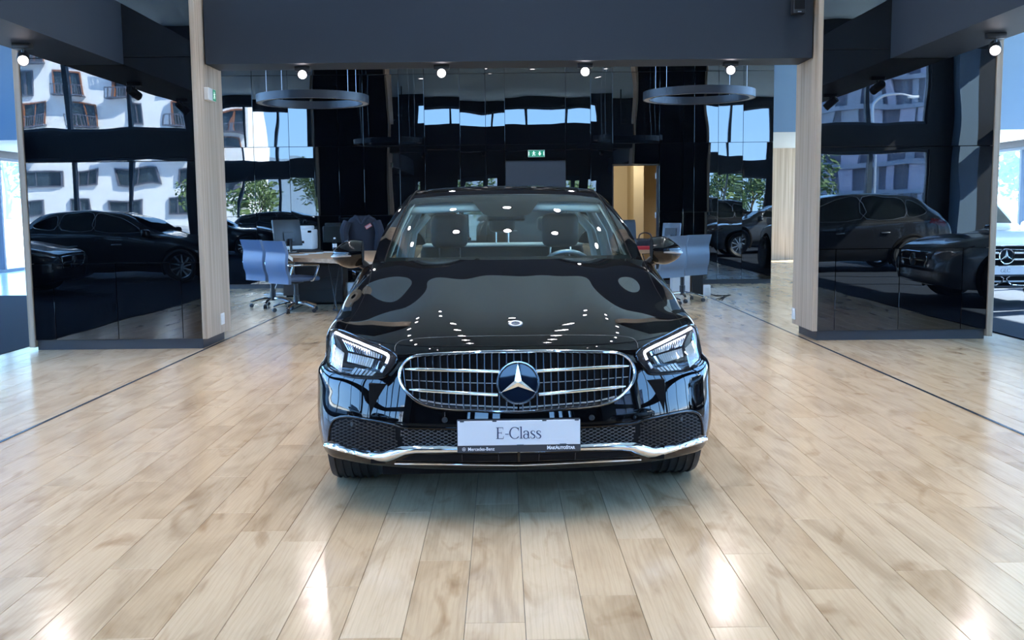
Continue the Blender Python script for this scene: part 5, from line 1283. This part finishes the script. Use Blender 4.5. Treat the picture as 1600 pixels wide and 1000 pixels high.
for k in range(3): cb_.tube(smooth_path([(u.x+.10, u.y+.30, .05),(u.x+.14, u.y+.12, .02),(u.x+.20, u.y-.02-.08*k, .006),(u.x+.30+.07*k, u.y-.18+.1*k, .006),(v.x-.02*k, v.y+.12*k, .006)], 5), .006, 6)
tag(cb_.build('cable', 'void'), 'tangle of black cables on the floor right of the grey chairs', 'cable')
cb_ = MB(); v = fl(415, 462)
cb_.tube(smooth_path([(v.x, v.y+1.0, .70),(v.x+.02, v.y+.8, .2),(v.x+.06, v.y+.3, .008)]+[(v.x+.1+.16*math.cos(a), v.y+.15+.16*math.sin(a), .008+.006*a/6) for a in np.linspace(0, 9, 14)], 4), .007, 6)
tag(cb_.build('cable', 'white'), 'pale cable coiled on the floor behind the blue chairs', 'cable')

# ================================================================== OUTDOORS
g = MB().box(-400, 400, -500, YF-.2, -.3, -.03).box(-400, -XS-.2, YF-.2, 400, -.3, -.03).box(XS+.2, 400, YF-.2, 400, -.3, -.03).box(-XS-.2, XS+.2, YE+.2, 400, -.3, -.03).box(-XS-.2, XS+.2, YF-.2, YE+.2, -.3, -.101).build('ground', 'asphalt', None, 0); g['kind'] = 'structure'
def blank(b, m, n, p): return b.build(n, m, p, 0)
# white flats with brown framed windows, balconies
fb = thing('apartment_building', 'white block of flats with brown framed windows, mirrored in the left black glass', 'building', (-31, -84, 0), math.radians(-2))
MB().box(-46, 0, -14, 0, -.1, 30).build('wall', 'bwhite', fb, 0)
wproto = {}
def far_window(par, x, z, w, h, frame='brown', balcony=False, y=0):
    f = MB().box(-w/2-.15, w/2+.15, -.05, .25, -.15, .0).box(-w/2-.15, w/2+.15, -.05, .25, h, h+.15).box(-w/2-.15, -w/2, -.05, .25, 0, h).box(w/2, w/2+.15, -.05, .25, 0, h).box(-.06, .06, -.05, .18, 0, h).build('window', frame, par, 0, loc=(x, y, z))
    MB().box(-w/2, w/2, .0, .05, 0, h).build('pane', 'bwin', f, 0)
    if balcony:
        k = MB().box(-w/2-.3, w/2+.3, 0, 1.1, -.25, -.1)
        for i in range(13): 
            xx = -w/2-.28+(w+.56)*i/12; k.box(xx-.03, xx+.03, 1.03, 1.09, -.1, .85)
        k.box(-w/2-.3, w/2+.3, 1.02, 1.1, .82, .92).build('balcony', 'bgrey2', f, 0)
rw = random.Random(11)
for fl_i in range(9):
    z = 1.2+fl_i*3.05
    for c_i in range(9):
        x = -2.6-c_i*5.0 + (0.8 if fl_i % 2 else -.3)
        k = (c_i+fl_i) % 3
        if fl_i < 2: far_window(fb, x, z, 3.6 if c_i % 2 else 2.2, 1.4, 'bgrey2')
        else: far_window(fb, x, z, 1.3 if k == 1 else 2.4, 2.1, 'brown' if k != 1 else 'bgrey2', balcony=(k != 1))
# grey office block with uneven upright panels
gb = thing('office_building', 'lilac grey office block with uneven upright panels, mirrored in the right black glass', 'building', (39, -112, 0), math.radians(36.9))
MB().box(0, 74, -16, -.4, -.1, 36).build('wall', 'bgrey2', gb, 0)
pan = MB()
for fl_i in range(10):
    MB().box(0, 74, -.4, .35, fl_i*3.5+2.95, fl_i*3.5+3.5).build('floor_band', 'bgrey', gb, 0)
pm = {k: MB().box(0, 1, 0, .35, 0, 2.95).mesh('facade_panel', k, 0) for k in ('bgrey', 'bgrey3')}
cnt = 0
for fl_i in range(10):
    x = rw.uniform(0, .8)
    while x < 72:
        w = rw.choice((.7, 1.1, 1.6, 2.2))
        if cnt < 290:
            o = bpy.data.objects.new('facade_panel', pm[rw.choice(('bgrey', 'bgrey3', 'bgrey3'))]); COL.objects.link(o); o.parent = gb; o.location = (x, -.4, fl_i*3.5); o.scale = (w, rw.uniform(.5, 1.2), 1); cnt += 1
        x += w+rw.choice((.5, .9, 1.4, 2.0))
# more white flats seen through the far left window, and low white wall
ww = thing('garden_wall', 'low white wall outside the far left window', 'wall', (-19, 22, 0))
MB().box(-.15, .15, -24, 26, -.05, 1.15).build('body', 'kerb', ww, 0); MB().box(-.2, .2, -24, 26, 1.15, 1.22).build('coping', 'bgrey', ww, 0)
# trees: trunk, limbs and leafy crown of small leaf cards
def tree(x, y, h, r, label, seed, n=1500, group='trees outside'):
    rt = random.Random(seed); t = thing('tree', label, 'tree', (x, y, -.03), rt.uniform(0, 6), group)
    tk = MB().tube(smooth_path([(0,0,-.02),(.1,.05,h*.3),(-.05,.1,h*.55),(.05,0,h*.8)], 4), [.16*h/6*(1-.06*i) for i in range(13)], 8)
    for k in range(5):
        a = k*1.3+rt.random(); tk.tube([(0,.05,h*(.32+.08*k)),(r*.35*math.cos(a), r*.35*math.sin(a), h*(.45+.08*k)),(r*.7*math.cos(a), r*.7*math.sin(a), h*(.52+.09*k))], [.06,.045,.02], 6)
    tk.build('trunk', 'bark', t)
    blobs = [(r*.55*math.cos(k*1.1), r*.55*math.sin(k*1.1), h*(.42+.5*((k*.37) % 1)), r*rt.uniform(.4, .62)) for k in range(9)]
    lv, lf = [], []
    for i in range(n):
        bx_, by_, bz_, br = rt.choice(blobs); d = Vector((rt.gauss(0,1), rt.gauss(0,1), rt.gauss(0,1))).normalized()*br*rt.random()**.4
        c = Vector((bx_, by_, bz_))+d; s = rt.uniform(.10, .22)*r/2.2
        u = Vector((rt.gauss(0,1), rt.gauss(0,1), rt.gauss(0,1))).normalized(); v = u.orthogonal().normalized()
        k = len(lv); lv += [c-u*s, c+v*s*.55, c+u*s, c-v*s*.55]; lf.append((k, k+1, k+2, k+3))
    o = MB().add(lv, lf).build('crown', 'leaf', t, 0); o['kind'] = 'stuff'
tr_ = [(-24, -60, 4.6, 2.2), (-17, -52, 5.4, 2.3), (-12.5, -56, 4.6, 2.1), (-8, -60, 5.0, 2.2), (-3, -50, 4.2, 2.0), (1.5, -55, 4.6, 2.2), (5, -50, 4.2, 2.0), (10, -52, 4.8, 2.2), (14, -56, 5.4, 2.3), (18, -50, 4.6, 2.2), (22, -56, 5.2, 2.2)]
for i, (x, y, h, r) in enumerate(tr_): tree(x, y, h, r, 'leafy tree across the forecourt, mirrored in the black glass, %s from the flats' % ('nearest', 'second', 'third', 'fourth', 'fifth', 'sixth', 'seventh', 'eighth', 'ninth', 'tenth', 'eleventh')[i], i)
for i, (x, y, h, r) in enumerate([(-24, 30, 6.5, 2.8), (-27, 38, 8, 3.4), (-33, 33, 8, 3.4), (-22.5, 46, 7, 3.0)]): tree(x, y, h, r, 'bushy tree outside the far left window, %s one' % ('nearest', 'second', 'third', 'farthest')[i], 40+i)
for i, (x, y, h, r) in enumerate([(21, 33, 5.5, 2.4), (25, 40, 7, 3.0), (20.5, 45, 6.5, 2.8)]): tree(x, y, h, r, 'bushy tree outside the far right window, %s one' % ('nearest', 'second', 'farthest')[i], 60+i)
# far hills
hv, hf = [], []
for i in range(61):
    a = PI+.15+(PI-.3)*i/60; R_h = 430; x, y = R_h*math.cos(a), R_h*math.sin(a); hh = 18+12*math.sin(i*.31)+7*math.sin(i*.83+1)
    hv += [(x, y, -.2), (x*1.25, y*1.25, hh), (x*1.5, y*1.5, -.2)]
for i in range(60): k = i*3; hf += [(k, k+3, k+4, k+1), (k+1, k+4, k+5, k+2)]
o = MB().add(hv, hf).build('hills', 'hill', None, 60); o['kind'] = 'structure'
# street lamps over the forecourt
for i, (x, y) in enumerate(((9.5, -30), (-9.0, -34), (19, -34))):
    t = thing('street_lamp', 'tall curved street lamp outside, mirrored in the black glass, %s' % ('before the right trees', 'before the left trees', 'before the office block')[i], 'street lamp', (x, y, -.03))
    MB().tube(smooth_path([(0,0,0),(0,0,3),(0,0,6.2),(.3,0,7.0),(1.2,0,7.4),(2.0,0,7.3)], 5), [.09-.002*k for k in range(26)], 8).build('pole', 'wire', t)
    MB().rbox(1.8, 2.5, -.14, .14, 7.2, 7.32, .04, 2).build('lamp_head', 'signbody', t)
